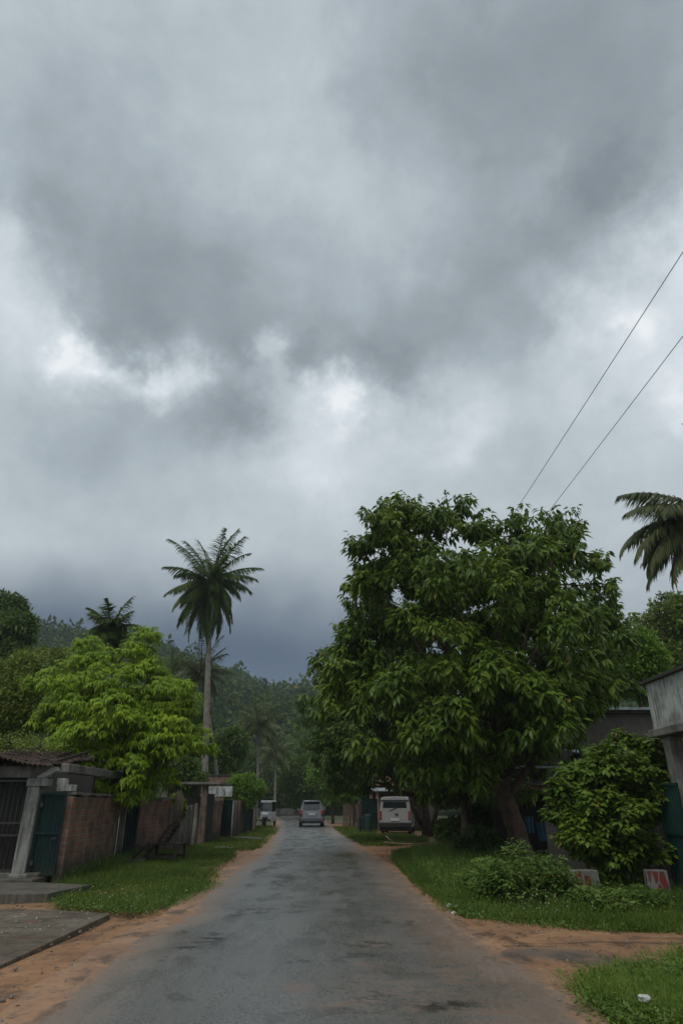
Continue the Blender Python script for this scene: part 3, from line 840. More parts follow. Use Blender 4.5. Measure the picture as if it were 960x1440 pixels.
generic('leafy_tree', 'tall shaded tree behind the wooden fence on the right', 'tree', 500, 1020, 1120, 46, 66, 'leaf_mid', 700, .36, 40, 18, group='trees at the far end of the road')
generic('leafy_tree', 'distant rounded tree above the low white wall', 'tree', 440, 1020, 1110, 46, 118, 'leaf_mid', 700, .6, 43, 18, group='trees at the far end of the road')
generic('leafy_tree', 'hazy tree under the small palms at the hill foot', 'tree', 355, 1050, 1130, 46, 98, 'leaf_dark', 600, .5, 44, 18, group='trees at the far end of the road')
generic('leafy_tree', 'yellow green tree peeping out right of the huge tree', 'tree', 897, 880, 1010, 52, 27, 'leaf_fresh', 1100, .22, 41, 20, group='trees behind the buildings on the right')
generic('leafy_tree', 'dark grey green tree below the palm fronds at the right edge', 'tree', 948, 832, 960, 52, 44, 'leaf_olive', 800, .34, 42, 18, group='trees behind the buildings on the right')
generic('leafy_tree', 'shaded tree between the shed and the huge tree', 'tree', 800, 960, 1085, 60, 36, 'leaf_dark', 800, .28, 45, 18, group='trees behind the buildings on the right')
generic('leafy_tree', 'dark tree closing the view behind the leaning trunk', 'tree', 700, 1010, 1150, 80, 42, 'leaf_dark', 1000, .3, 46, 18, group='trees behind the buildings on the right')
generic('leafy_tree', 'dark tree closing the view behind the white van', 'tree', 590, 1040, 1150, 60, 56, 'leaf_dark', 700, .34, 47, 18, group='trees behind the buildings on the right')
generic('round_shrub', 'yellow green shrub spilling over the wall near the small three wheeler', 'shrub', 343, 1086, 1136, 32, 43, 'leaf_fresh', 800, .15, 51, 20)
generic('round_shrub', 'small green shrub growing against the dim left wall after the recess', 'shrub', 247, 1108, 1175, 13, 27.4, 'leaf_olive', 260, .13, 52, 18)
generic('round_shrub', 'dark undergrowth bush left of the slim shaded tree', 'shrub', 640, 1150, 1204, 30, 29, 'leaf_mid', 500, .16, 53, 18)
generic('round_shrub', 'light green bush glimpsed between the two dark trunks', 'shrub', 688, 1112, 1185, 32, 31, 'leaf_bush', 600, .17, 54, 18)
generic('round_shrub', 'low shaded bush at the foot of the leaning trunk', 'shrub', 675, 1165, 1215, 42, 24, 'leaf_dark', 500, .15, 55, 18)
generic('round_shrub', 'clipped green shrub on the far verge before the wooden fence', 'shrub', 492, 1100, 1132, 22, 55, 'leaf_fresh', 300, .2, 56, 16)

# --- glossy bush at the right, in front of the buildings
random.seed(3)
YG = 15.6
lobG = [px_lobe(x, y, r, YG, d) for x, y, r, d in [(835, 1085, 34, 0), (880, 1085, 44, .2), (915, 1070, 30, .5), (820, 1120, 36, -.3), (870, 1130, 52, -.4), (905, 1130, 36, 0), (805, 1150, 22, -.2), (835, 1170, 36, -.4), (878, 1185, 36, -.3), (850, 1215, 30, -.2),
                                                 (925, 1105, 22, .4), (870, 1235, 20, 0), (868, 1060, 18, .2), (910, 1052, 14, .3)]]
g0 = Vector((6.0, 15.9, 0))
tree('glossy_bush', 'big glossy green bush in front of the concrete pillar', 'bush', tuple(g0), interp(g0, g0 + Vector((.1, 0, .9)), 2), [.07, .06, .05], lobG, 'leaf_bush', 'rosette', 1500, 13, 61, (.22, .17, .62, .7, 1.0, .6), limb_r=.035, clump=(110, .30), shell=(.7, 1.05),
     extra=lambda mb: [mb.tube(interp(g0 + Vector((dx, .1, 0)), g0 + Vector((dx * 2.2, .1, 1.7)), 4, .06), [.03, .028, .025, .02, .015], 6) for dx in (-.5, -.25, .3, .55, .8)])


# ------------------------------------------------------------------ palms
def frond_mesh(length, elev, droop, rng, mat, nleaf=58, llen=.95, twist=0., side=0., lw=.06):
    """one pinnate frond leaving the origin along +X"""
    n = 22; t = np.linspace(0, 1, n)
    ang = elev - droop * t ** 1.35
    dx = np.cos(ang); dz = np.sin(ang); st = length / (n - 1)
    X = np.concatenate([[0], np.cumsum(dx[:-1] * st)]); Z = np.concatenate([[0], np.cumsum(dz[:-1] * st)]); Yc = side * t ** 2 * length
    mb = MB(); mb.tube([(X[i], Yc[i], Z[i]) for i in range(n)], [.045 * (1 - .9 * q) + .006 for q in t], 5)
    V1 = np.array(mb.v); F1 = np.array([f for f in mb.f if len(f) == 4]); F1 = np.concatenate([F1[:, [0, 1, 2]], F1[:, [0, 2, 3]]])
    tt_ = np.repeat(np.linspace(.12, .995, nleaf), 2); sgn = np.tile([1., -1.], nleaf)
    px = np.interp(tt_, t, X); py = np.interp(tt_, t, Yc); pz = np.interp(tt_, t, Z); a = np.interp(tt_, t, ang)
    T_ = np.stack([np.cos(a), np.zeros_like(a), np.sin(a)], 1); S_ = np.stack([np.zeros_like(a), sgn, np.zeros_like(a)], 1)
    prof = np.sin(np.clip(tt_ * 1.05 + .12, 0, 1) * np.pi) ** .55; m = len(tt_)
    down = rng.uniform(.3, 1.0, m)[:, None]
    D = T_ * (.55 + .6 * tt_)[:, None] + S_ * 1.0 + np.array([0, 0, -1.]) * down + rng.normal(size=(m, 3)) * .10
    Ln = llen * (.35 + .65 * prof) * rng.uniform(.75, 1.1, m)
    N = unit(np.array([0, 0, 1.]) + S_ * .4)
    # two segments so that leaflets hang
    tv = np.array([(-.5, 0, 0), (.5, 0, 0), (-.5, .5, .0), (.5, .5, .0), (0, 1, -.22)]); tf = np.array([(0, 1, 3), (0, 3, 2), (2, 3, 4)])
    V2, F2 = scatter((tv, tf), np.stack([px, py, pz], 1), D, N, Ln, np.full(m, lw) * rng.uniform(.7, 1.2, m))
    return np_mesh('frond', np.concatenate([V1, V2]), np.concatenate([F1, F2 + len(V1)]), mat)


def palm(label, base, top, L, nf, seed, mat='palm_leaf', fronds=None, rt=.17, group='coconut palms', nuts=6, nleaf=58, llen=.95, bark='pale_bark', low=135):
    rng = np.random.default_rng(seed); random.seed(seed)
    base = Vector(base); top = Vector(top)
    root = empty('coconut_palm', label, 'palm', tuple(base), group=group)
    mid = base.lerp(top, .5) + Vector((random.uniform(-.3, .3), 0, 0)); n = 26; pts = []
    for i in range(n + 1):
        t = i / n; pts.append((1 - t) ** 2 * base + 2 * t * (1 - t) * mid + t * t * top - base)
    rad = [rt * (1.0 + .5 * math.exp(-i / n * 12) - .38 * i / n) * (1.0 + .035 * (i % 2)) for i in range(n + 1)]
    mb = MB(); mb.tube(pts, rad, 10); mb.build('trunk', M[bark], root)
    tl = top - base
    specs = fronds
    if specs is None:
        specs = []
        for i in range(nf):
            q = (i + .5) / nf; specs.append((i * 2.399963 + random.uniform(-.15, .15), R(82 - low * q ** .9 + random.uniform(-7, 7)), R(26 + 34 * (1 - abs(2 * q - 1)) + random.uniform(-8, 12)), L * random.uniform(.9, 1.05) * (1.12 - .40 * math.cos(R(82 - low * q ** .9)) ** 2)))
    for (a, el, dr, ln) in specs:
        o = bpy.data.objects.new('frond', frond_mesh(ln, el, dr, rng, M[mat], nleaf, llen, side=random.uniform(-.05, .05))); link(o, root)
        o.location = tl + Vector((math.cos(a) * .08, math.sin(a) * .08, random.uniform(-.15, .2))); o.rotation_euler = (random.uniform(-.25, .25), 0, a)
    for i in range(nuts):
        a = random.uniform(0, 6.28); m2 = MB(); c = Vector((0, 0, 0))
        m2.tube([(0, 0, -.16), (0, 0, -.12), (0, 0, 0), (0, 0, .1), (0, 0, .15)], [.03, .1, .14, .1, .03], 8)
        m2.build('coconut', M['nut'], root, loc=tl + Vector((math.cos(a) * .28, math.sin(a) * .28, -.25 + random.uniform(-.12, .1))))
    return root


# the tall palm against the sky
Yp = 45.; pt = at(296, 818, Yp); pb = Vector((at(288, 1130, Yp).x, Yp, 0))
palm('tall coconut palm standing clear against the sky with a long pale trunk', pb, pt, 4.5, 44, 101, nleaf=74, llen=1.15, nuts=8, rt=.25, low=166)
Yq = 31.; palm('short palm whose crown tops the lime tree', Vector((at(158, 1130, Yq).x, Yq, 0)), at(156, 886, Yq), 1.6, 26, 102, nuts=0, nleaf=46, llen=.7, rt=.13)
Yq = 40.; palm('dark palm leaning behind the trunk of the tall palm', Vector((at(282, 1130, Yq).x, Yq + 8, 0)), at(283, 945, 48), 3.1, 22, 103, mat='palm_olive', nuts=0, nleaf=44, llen=.8, rt=.15)
Yq = 70.; palm('coconut palm with hanging brown fronds rising beyond the yellow green shrub', Vector((at(360, 1130, Yq).x, Yq, 0)), at(362, 1018, Yq), 4.3, 26, 104, mat='palm_olive', nuts=0, nleaf=44, llen=1.0, rt=.17)
Yq = 80.; palm('lower palm just right of the brown fronded palm', Vector((at(386, 1130, Yq).x, Yq, 0)), at(386, 1058, Yq), 3.6, 18, 105, mat='palm_olive', nuts=0, nleaf=36, llen=1.0, rt=.16)
Yq = 62.; palm('small palm silhouette between the lime tree and the tall palm', Vector((at(238, 1130, Yq).x, Yq, 0)), at(240, 938, Yq), 3.0, 18, 106, nuts=0, nleaf=36, llen=.9, rt=.16)
Yq = 112.; palm('pale distant palm low over the road end', Vector((at(428, 1130, Yq).x, Yq, 0)), at(428, 1052, Yq), 5.0, 18, 107, mat='palm_leaf', nuts=0, nleaf=34, llen=1.3, rt=.18)
# the palm at the right edge
Yr = 27.; pt = at(1004, 728, Yr)
spec = [(R(181), R(32), R(52), 4.5), (R(188), R(24), R(58), 4.4), (R(172), R(12), R(74), 4.9), (R(183), R(0), R(66), 5.0), (R(192), R(-10), R(60), 4.9), (R(168), R(-20), R(54), 4.8), (R(160), R(5), R(80), 3.9), (R(150), R(-10), R(60), 4.0), (R(225), R(-12), R(60), 4.0), (R(186), R(-30), R(44), 4.7)]
spec += [(R(a), R(e), R(65), 4.) for a, e in ((250, -5), (280, 5), (310, 20), (340, -5), (10, 30), (40, 5), (70, 10), (100, 10), (125, 5), (320, -25), (60, -30), (20, 60), (205, 15))]
palm('big coconut palm at the right edge whose fronds droop into view', Vector((pt.x + 1.0, Yr, 0)), pt, 4.2, 20, 108, fronds=spec, nleaf=140, llen=1.5, nuts=6, mat='palm_olive')
Yr = 34.; palm('second palm at the right edge with only its frond tips in view', Vector((at(1040, 1130, Yr).x + 1.5, Yr, 0)), at(1050, 622, Yr), 4.0, 20, 109, nuts=0, nleaf=60)


# ------------------------------------------------------------------ grass and ground plants
def grass_stuff(name, label, poly, n, h, w, mat, seed, yden=0., cover=.25, lift=0., tuft=0):
    """blades inside a polygon on the ground"""
    rng = np.random.default_rng(seed); poly = np.array(poly)
    lo = poly.min(0); hi = poly.max(0); pts = []; got = 0

    def inside(q):
        x, y = q[:, 0], q[:, 1]; c = np.zeros(len(q), bool); j = len(poly) - 1
        for i in range(len(poly)):
            xi, yi = poly[i]; xj, yj = poly[j]
            k = ((yi > y) != (yj > y)) & (x < (xj - xi) * (y - yi) / (yj - yi + 1e-12) + xi); c ^= k; j = i
        return c
    while got < n:
        q = rng.uniform(lo, hi, (n, 2)); q = q + 0
        jit = q + rng.normal(size=q.shape) * .10
        den = .5 + .5 * np.sin(q[:, 0] * 2.3 + np.sin(q[:, 1] * 1.1) * 2) * np.sin(q[:, 1] * 1.9 + 1)
        ok = inside(jit) & (rng.random(n) < .15 + .85 * den)
        pts.append(q[ok]); got += ok.sum()
    q = np.concatenate(pts)[:n]; lean = np.zeros((n, 2))
    if tuft:
        c = q[rng.choice(n, tuft)]; i = rng.integers(0, tuft, n); off = rng.normal(size=(n, 2)) * .07; use = rng.random(n) < .75
        q = np.where(use[:, None], c[i] + off, q); lean = np.where(use[:, None], off * 6, 0)
    hs = .5 + .6 * np.sin(q[:, 0] * 1.7 + 2 * np.sin(q[:, 1] * .9)) * np.cos(q[:, 1] * 1.3)
    P = np.stack([q[:, 0], q[:, 1], np.full(n, -.03 + lift)], 1)
    D = unit(np.stack([rng.normal(size=n) * .35 + lean[:, 0], rng.normal(size=n) * .35 + lean[:, 1], np.ones(n)], 1)); Nn = unit(rng.normal(size=(n, 3)) * np.array([1, 1, .1]))
    L = h * (.35 + .65 * rng.random(n)) * (.75 + .5 * hs); Wd = w * rng.uniform(.6, 1.3, n)
    V1, F1 = scatter(BLADE, P, D, Nn, L, Wd)
    m = max(10, int(n * cover)); q2 = q[rng.choice(n, m)] + rng.normal(size=(m, 2)) * .06 * (1 + (cover > 1))
    P2 = np.stack([q2[:, 0], q2[:, 1], rng.uniform(0.0, h * .55, m)], 1)
    D2 = unit(np.stack([rng.normal(size=m), rng.normal(size=m), rng.uniform(-.1, .6, m)], 1)); L2 = rng.uniform(.02, .055, m) * (1 + h)
    V2, F2 = scatter(LEAF4, P2, D2, np.tile([0, 0, 1.], (m, 1)), L2, L2 * .6)
    o = bpy.data.objects.new(name, np_mesh(name, np.concatenate([V1, V2]), np.concatenate([F1, F2 + len(V1)]), mat)); link(o)
    return tag(o, label, 'grass', kind='stuff')


g2 = lambda pts: [tuple(gp(*p)[:2]) for p in pts]
Lpoly = g2([(92, 1277), (158, 1278), (205, 1284), (233, 1271), (290, 1250), (306, 1237), (304, 1222), (327, 1205), (322, 1192)]) + [(-5.9, 30), (-6.4, 24.5), (-6.7, 20), (-6.25, 16.2), (-5.5, 14.4)]
grass_stuff('verge_grass', 'long green grass in front of the near left brick walls', Lpoly, 32000, .22, .012, M['grass_a'], 1)
grass_stuff('verge_grass', 'far strip of short grass on the left before the three wheeler', g2([(322, 1194), (335, 1196), (366, 1194), (380, 1180), (391, 1166), (384, 1161)]) + [(-6.6, 56), (-6.4, 31), (-5.3, 29)], 16000, .16, .02, M['grass_a'], 2)
Rpoly = g2([(553, 1203), (556, 1217), (580, 1243), (627, 1277), (657, 1288), (722, 1299), (810, 1306), (897, 1313), (975, 1311)]) + [(7.4, 11.6), (7.4, 14.6), (6.6, 14.9), (6.0, 19), (6.5, 23), (6.6, 30), (3.6, 29), (2.2, 27)]
grass_stuff('verge_grass', 'tall shaded grass verge under the huge tree', Rpoly, 80000, .26, .012, M['grass_a'], 3, cover=.2)
grass_stuff('verge_grass', 'short grass strip in front of the white van', g2([(468, 1163), (482, 1174), (510, 1190), (560, 1189), (600, 1183), (600, 1176), (528, 1172)]) + [(2.5, 50), (1.5, 52.5)], 15000, .2, .022, M['grass_a'], 4)
Cpoly = g2([(965, 1340), (905, 1352), (850, 1370), (820, 1396), (835, 1417), (868, 1445), (1010, 1445), (1010, 1335)])
grass_stuff('corner_grass', 'bright tufts of long grass in the near right corner', Cpoly, 10000, .19, .0075, M['grass_b'], 5, cover=.03, tuft=330)
grass_stuff('corner_weeds', 'small leafy weeds mixed through the near right corner grass', Cpoly, 2600, .14, .006, M['weed'], 15, cover=4.)
grass_stuff('ground_cover', 'leafy ground cover creeping along the near edge of the left verge', g2([(80, 1276), (158, 1281), (208, 1287), (240, 1272), (300, 1248), (300, 1236), (230, 1255), (150, 1262), (90, 1262)]), 1500, .10, .01, M['weed'], 25, cover=7.)
grass_stuff('ground_cover', 'leafy ground cover creeping along the near edge of the right verge', g2([(590, 1248), (657, 1290), (722, 1301), (810, 1308), (960, 1312), (960, 1285), (800, 1280), (700, 1270), (620, 1245)]), 2600, .10, .01, M['weed'], 26, cover=7.)
grass_stuff('tall_weeds', 'taller seeding weeds scattered through the shaded right verge', [(1.9, 13), (4.6, 13), (5.6, 20), (5.4, 27), (2.6, 27), (2.0, 20)], 6000, .55, .012, M['weed'], 27, cover=2.)
grass_stuff('wall_weeds', 'thin weeds sprouting along the left wall foot', [(-6.5, 16.5), (-6.1, 16.5), (-6.4, 24.8), (-6.75, 24.8)], 2500, .45, .014, M['weed'], 6, cover=.9)


def weed_clump(label, x, y, r, h, seed, n=110, mat='weed'):
    rng = np.random.default_rng(seed); c = gp(x, y); root = empty('weed_bush', label, 'weeds', tuple(c), group='leafy weed clumps on the right verge')
    P, U = sample_lobes([(c.x, c.y, h * .45, r, r * .8, h * .55), (c.x + r * .5, c.y + .1, h * .35, r * .6, r * .5, h * .4), (c.x - r * .5, c.y, h * .3, r * .6, r * .5, h * .35)], n, rng, inner=.3)
    U[:, 2] = np.abs(U[:, 2])
    leafobj('foliage', rosettes(P, U, 15, rng, .16, .10, .5, .35, 1., .9, .02), M[mat], root, tuple(c))
    mb = MB(); random.seed(seed)
    for _ in range(14):
        a = random.uniform(0, 6.28); q = random.uniform(.2, .8) * r
        mb.tube([(math.cos(a) * q * .3, math.sin(a) * q * .3, -.02), (math.cos(a) * q * .7, math.sin(a) * q * .6, h * .5), (math.cos(a) * q, math.sin(a) * q, h * random.uniform(.75, 1.0))], [.008, .006, .003], 5)
    mb.build('stems', M['weed'], root)
    return root


weed_clump('broad leafy weed clump with whitish tips below the leaning trunk', 735, 1270, .75, .85, 71, 260)
weed_clump('weed clump touching the left red and white block', 782, 1272, .5, .6, 72, 130)
weed_clump('tall weed clump closest to the leaning trunk', 700, 1262, .5, .6, 73, 120)
weed_clump('low weed tuft in front of the glossy bush', 850, 1285, .5, .35, 74, 100)
weed_clump('small weed tuft right of the low tuft', 900, 1282, .4, .3, 75, 70)
weed_clump('narrow weed tuft in the shade left of the clump', 672, 1255, .35, .4, 76, 70)

# pale wild flowers in the verge, fallen leaves on the soil
rng = np.random.default_rng(77)
cs = []
for (x, y, s, k) in [(745, 1283, 20, 60), (790, 1292, 20, 30), (700, 1275, 40, 40), (650, 1240, 60, 30), (820, 1297, 60, 30), (190, 1268, 60, 50), (160, 1281, 40, 40)]:
    for _ in range(k):
        p = gp(x + random.gauss(0, s), y + random.gauss(0, 4)); cs.append((p.x, p.y, random.uniform(.04, .3)))
cs = np.array(cs); k = len(cs)
fl = leafobj('wild_flowers', (cs, unit(rng.normal(size=(k, 3))), unit(rng.normal(size=(k, 3)) + [0, 0, 1]), np.full(k, .022), np.full(k, .016)), M['petal'], tmpl=LEAF4)
tag(fl, 'tiny white flowers sprinkled through the verge grass', 'flowers', kind='stuff')
n = 4500
q = np.stack([rng.uniform(-6, 8, n), rng.uniform(6, 22, n)], 1); keep = (q[:, 0] < -2.3) | (q[:, 0] > 1.6); q = q[keep]; n = len(q)
fallen = leafobj('fallen_leaves', (np.stack([q[:, 0], q[:, 1], np.full(n, .012)], 1), unit(rng.normal(size=(n, 3)) * [1, 1, .1]), np.tile([0, 0, 1.], (n, 1)) + rng.normal(size=(n, 3)) * .25, rng.uniform(.02, .06, n), rng.uniform(.012, .03, n)), M['dry_leaf'], tmpl=LEAF4)
tag(fallen, 'dry leaves and chips scattered over the red soil', 'leaf litter', kind='stuff')
# small gravel
n = 2600
q = np.stack([rng.uniform(-6, 7, n), rng.uniform(6, 20, n)], 1); e1 = edge_x(Lp, q[:, 1]); e2 = edge_x(Rp, q[:, 1]); keep = ((q[:, 0] < e1 + .15) | (q[:, 0] > e2 - .2)); q = q[keep]; n = len(q)
ico = np.array([(0, 0, 1), (.9, 0, .1), (.2, .85, .1), (-.8, .5, 0), (-.7, -.6, .1), (.3, -.8, 0), (0, 0, -.6)]); icf = np.array([(0, 1, 2), (0, 2, 3), (0, 3, 4), (0, 4, 5), (0, 5, 1), (6, 2, 1), (6, 3, 2), (6, 4, 3), (6, 5, 4), (6, 1, 5)])
rr = .006 + .03 * rng.random(n) ** 3
Vg, Fg = scatter((ico, icf), np.stack([q[:, 0], q[:, 1], np.full(n, .0)], 1), np.stack([rng.normal(size=n), rng.normal(size=n), np.zeros(n)], 1), np.tile([0, 0, 1.], (n, 1)), rr, rr)
gv = bpy.data.objects.new('gravel', np_mesh('gravel', Vg, Fg, M['stone'])); link(gv); tag(gv, 'loose chips of stone on the red shoulders', 'gravel', kind='stuff')


def lump(name, label, cat, p, d, mat, seed, group=None):
    random.seed(seed); import bmesh
    bm = bmesh.new(); bmesh.ops.create_icosphere(bm, subdivisions=2, radius=1)
    for v in bm.verts:
        k = 1 + random.uniform(-.18, .18); v.co = Vector((v.co.x * d[0] * k, v.co.y * d[1] * k, v.co.z * d[2] * k + d[2] * .6))
    me = bpy.data.meshes.new(name); bm.to_mesh(me); bm.free(); me.materials.append(M[mat]); o = bpy.data.objects.new(name, me); link(o); o.location = p
    return tag(o, label, cat, group)


for i, (x, y, s, lab) in enumerate([(631, 1276, .05, 'pale stone leftmost of three at the verge edge below the huge tree'), (642, 1277, .045, 'middle pale stone of three at the verge edge below the huge tree'), (638, 1286, .04, 'lone pale stone lying on the soil in front of two others')]):
    lump('stone', lab, 'stone', gp(x, y), (s, s * .8, s * .7), 'white_wash', 80 + i, 'pale stones at the verge edge')
lump('crumpled_bag', 'crumpled white plastic bag lying in the near corner grass', 'litter', gp(908, 1424) + Vector((0, 0, .08)), (.055, .045, .03), 'litter', 90)
lump('crumpled_bag', 'flattened white scrap on the grass beside the left far verge', 'litter', gp(312, 1193), (.35, .3, .04), 'litter', 91)
mb = MB(); c = gp(570, 1189); mb.tube([(-.9, 0, .12), (-.5, 0, .08), (.2, .1, .05), (.9, 0, .06)], .03, 6); mb.tube([(-.5, 0, .1), (-.8, .2, .35)], .022, 6)
o = mb.build('fallen_branch', M['pink_wood']); o.location = c; tag(o, 'pale fallen branch lying on the grass below the white van', 'branch')


# ------------------------------------------------------------------ left side: paving, gatehouse, walls
def slab(name, pts, z0, z1, mat):
    mb = MB(); n = len(pts)
    mb.add([(p[0], p[1], z0) for p in pts] + [(p[0], p[1], z1) for p in pts], [tuple(reversed(range(n))), tuple(range(n, 2 * n))] + [(i, (i + 1) % n, n + (i + 1) % n, n + i) for i in range(n)])
    return mb.build(name, mat, bevel=.012)


mp, T = new_mat('old_paving')
a = T.noise(T.pos, 1.1, 7, .65); b_ = T.noise(T.vec('MULTIPLY', T.pos, (1, 2.4, 1)), 3.2, 6, .65); cfin = T.noise(T.pos, 45, 4, .7)
col = T.mix(T.range(a, .35, .65), (.095, .076, .055), (.17, .145, .11)); col = T.mix(T.range(b_, .5, .66, 0., .7), col, (.05, .045, .035))
col = T.mix(T.range(T.noise(T.pos, 1.9, 6, .7), .56, .66, 0., .7), col, (.17, .085, .05))
col = T.mix(.5, col, T.mix(cfin, (.2, .2, .2), (.8, .8, .8)), 'OVERLAY')
bk = T.new('ShaderNodeTexBrick'); T.l.new(T.pos, bk.inputs['Vector']); bk.inputs['Scale'].default_value = 1; bk.inputs['Brick Width'].default_value = .55; bk.inputs['Row Height'].default_value = .38; bk.inputs['Mortar Size'].default_value = .012
col = T.mix(T.math('MULTIPLY', bk.outputs['Fac'], .5), col, (.035, .03, .022))
T.put(T.p.inputs['Base Color'], col); T.p.inputs['Roughness'].default_value = .9; T.p.inputs['Specular IOR Level'].default_value = .2
T.put(T.p.inputs['Normal'], T.bump(T.math('ADD', T.math('MULTIPLY', a, 2), T.math('SUBTRACT', T.math('MULTIPLY', cfin, .4), T.math('MULTIPLY', bk.outputs['Fac'], .5))), .6, .03))
pv = slab('pavement', [(-3.72, 5.0), (-3.68, 8.4), (-3.66, 11.9), (-4.9, 12.35), (-9, 12.35), (-9, 5.0)], -.1, .012, mp); tag(pv, kind='structure')
pv2 = slab('path', [(-5.35, 13.5), (-5.05, 14.9), (-6.3, 15.3), (-9.5, 15.3), (-9.5, 13.2)], -.1, .11, M['concrete']); tag(pv2, kind='structure')
# scraps of white litter over the paving
n = 60; q = np.stack([rng.normal(-4.6, .7, n), rng.normal(11.2, .7, n)], 1); q = q[(q[:, 0] < -3.75) & (q[:, 1] < 12.2)]; n = len(q)
sc = leafobj('paper_scraps', (np.stack([q[:, 0], q[:, 1], np.full(n, .02)], 1), unit(rng.normal(size=(n, 3)) * [1, 1, .15]), np.tile([0, 0, 1.], (n, 1)), rng.uniform(.015, .06, n), rng.uniform(.01, .03, n)), M['litter'], tmpl=LEAF4)
tag(sc, 'white scraps strewn over the old paving', 'litter', kind='stuff')

GY = 16.1
gh = empty('gatehouse', 'old gatehouse with barred gate, pale pillar and sagging tiled roof', 'gatehouse', (-7.0, GY, 0))
def rel(mb, root):
    l = root.location; mb.v = [tuple(Vector(v) - l) for v in mb.v]; return mb
mb = MB(); mb.box((-8.3, GY - .25, .07), (3.6, .75, .14)); mb.box((-8.3, GY + .1, .17), (3.4, .5, .1)); rel(mb, gh).build('step', M['concrete'], gh, .015)
mb = MB(); mb.box((-7.05, GY, 1.08), (.30, .30, 1.8), taper=.94); mb.box((-7.03, GY, .1), (.42, .40, .2)); mb.box((-6.98, GY, 2.05), (.46, .38, .18)); rel(mb, gh).build('pillar', M['gate_plaster'], gh, .02)
mb = MB(); mb.box((-9.2, GY, 1.08), (.34, .34, 2.2)); rel(mb, gh).build('pillar', M['pale_concrete'], gh, .02)
mb = MB(); mb.box((-8.3, GY + .02, 2.27), (3.2, .28, .25)); rel(mb, gh).build('beam', M['concrete'], gh, .02)
mb = MB(); mb.bar((-7.0, GY + .0, 2.12), (-6.62, GY + .0, 2.34), .26, .12); rel(mb, gh).build('bracket', M['pale_concrete'], gh, .02)
mb = MB(); mb.bar((-6.5, GY + .1, 2.36), (-6.75, GY + 5.6, 2.36), .22, .2); rel(mb, gh).build('beam', M['concrete'], gh, .02)
mb = MB()
for i in range(17): mb.tube([(-9.0 + i * .115, GY - .02, .22), (-9.0 + i * .115, GY - .02, 2.1)], .011, 6)
for z in (.26, .95, 1.2, 2.08): mb.box((-8.08, GY - .02, z), (1.9, .035, .045))
rel(mb, gh).build('barred_gate', M['dark_metal'], gh)
mb = MB(); mb.box((-8.1, GY + .16, 1.15), (2.0, .03, 2.0)); rel(mb, gh).build('dark_inside_sheet', M['interior'], gh)  # near-black sheet behind the bars stands in for the shaded inside
mb = MB(); mb.box((-8.2, GY + 3.3, 1.3), (2.6, .15, 2.5)); mb.box((-9.4, GY + 1.7, 1.3), (.15, 3.2, 2.5)); rel(mb, gh).build('rear_wall', M['dark_concrete'], gh)
mb = MB(); nT = 26
def roofpt(u, v): # u across, v down the slope to the front
    return Vector((-9.6 + u * 3.0, GY + 2.3 - v * 2.9, 2.88 - v * .36 - .16 * u * u - .05 * math.sin(u * 9) - .03 * math.sin(v * 14 + u * 5)))
for a_ in range(nT):
    for b2 in range(10):
        u0 = a_ / nT; u1 = (a_ + 1.0) / nT; v0 = b2 / 10; v1 = (b2 + 1.12) / 10
        j = Vector((random.uniform(-.012, .012), random.uniform(-.02, .02), random.uniform(0, .012)))
        pts = []
        for v_, lift in ((v0, .0), (v1, .035)):
            for s_ in (0, .25, .5, .75, 1): p = roofpt(u0 + (u1 - u0) * s_, v_) + j; p.z += lift + .045 * math.sin(s_ * math.pi); pts.append(p)
        low = [p - Vector((0, 0, .02)) for p in pts]
        mb.add(pts + low, [(k, k + 1, k + 6, k + 5) for k in range(4)] + [(k + 15, k + 16, k + 11, k + 10) for k in range(4)] + [(k + 5, k + 6, k + 16, k + 15) for k in range(4)])
rel(mb, gh).build('tiled_roof', M['tile'], gh)
mb = MB(); mb.box((-8.15, GY + .3, 2.47), (2.9, .08, .12)); mb.box((-8.15, GY + 1.6, 2.6), (2.9, .08, .12))
for k in range(7): mb.bar((-9.3 + k * .42, GY + 2.2, 2.86), (-9.3 + k * .42, GY - .5, 2.38), .05, .06)
rel(mb, gh).build('roof_frame', M['dark_wood'], gh)
# creeping twigs and dead leaves over the roof
rg = np.random.default_rng(9); P, U = sample_lobes([(-8.6, GY + .9, 2.95, 1.3, 1.2, .25), (-9.0, GY - .2, 2.72, .9, .5, .35), (-7.9, GY + 1.6, 2.9, .8, .5, .2)], 150, rg); U[:, 2] = np.abs(U[:, 2])
cr = leafobj('roof_creeper', cloud_leaves(P, U, 20, rg, .25, .09, .4), M['leaf_olive'], tmpl=LEAF4); tag(cr, 'leafy creeper sprawled over the sagging tiled roof', 'creeper')


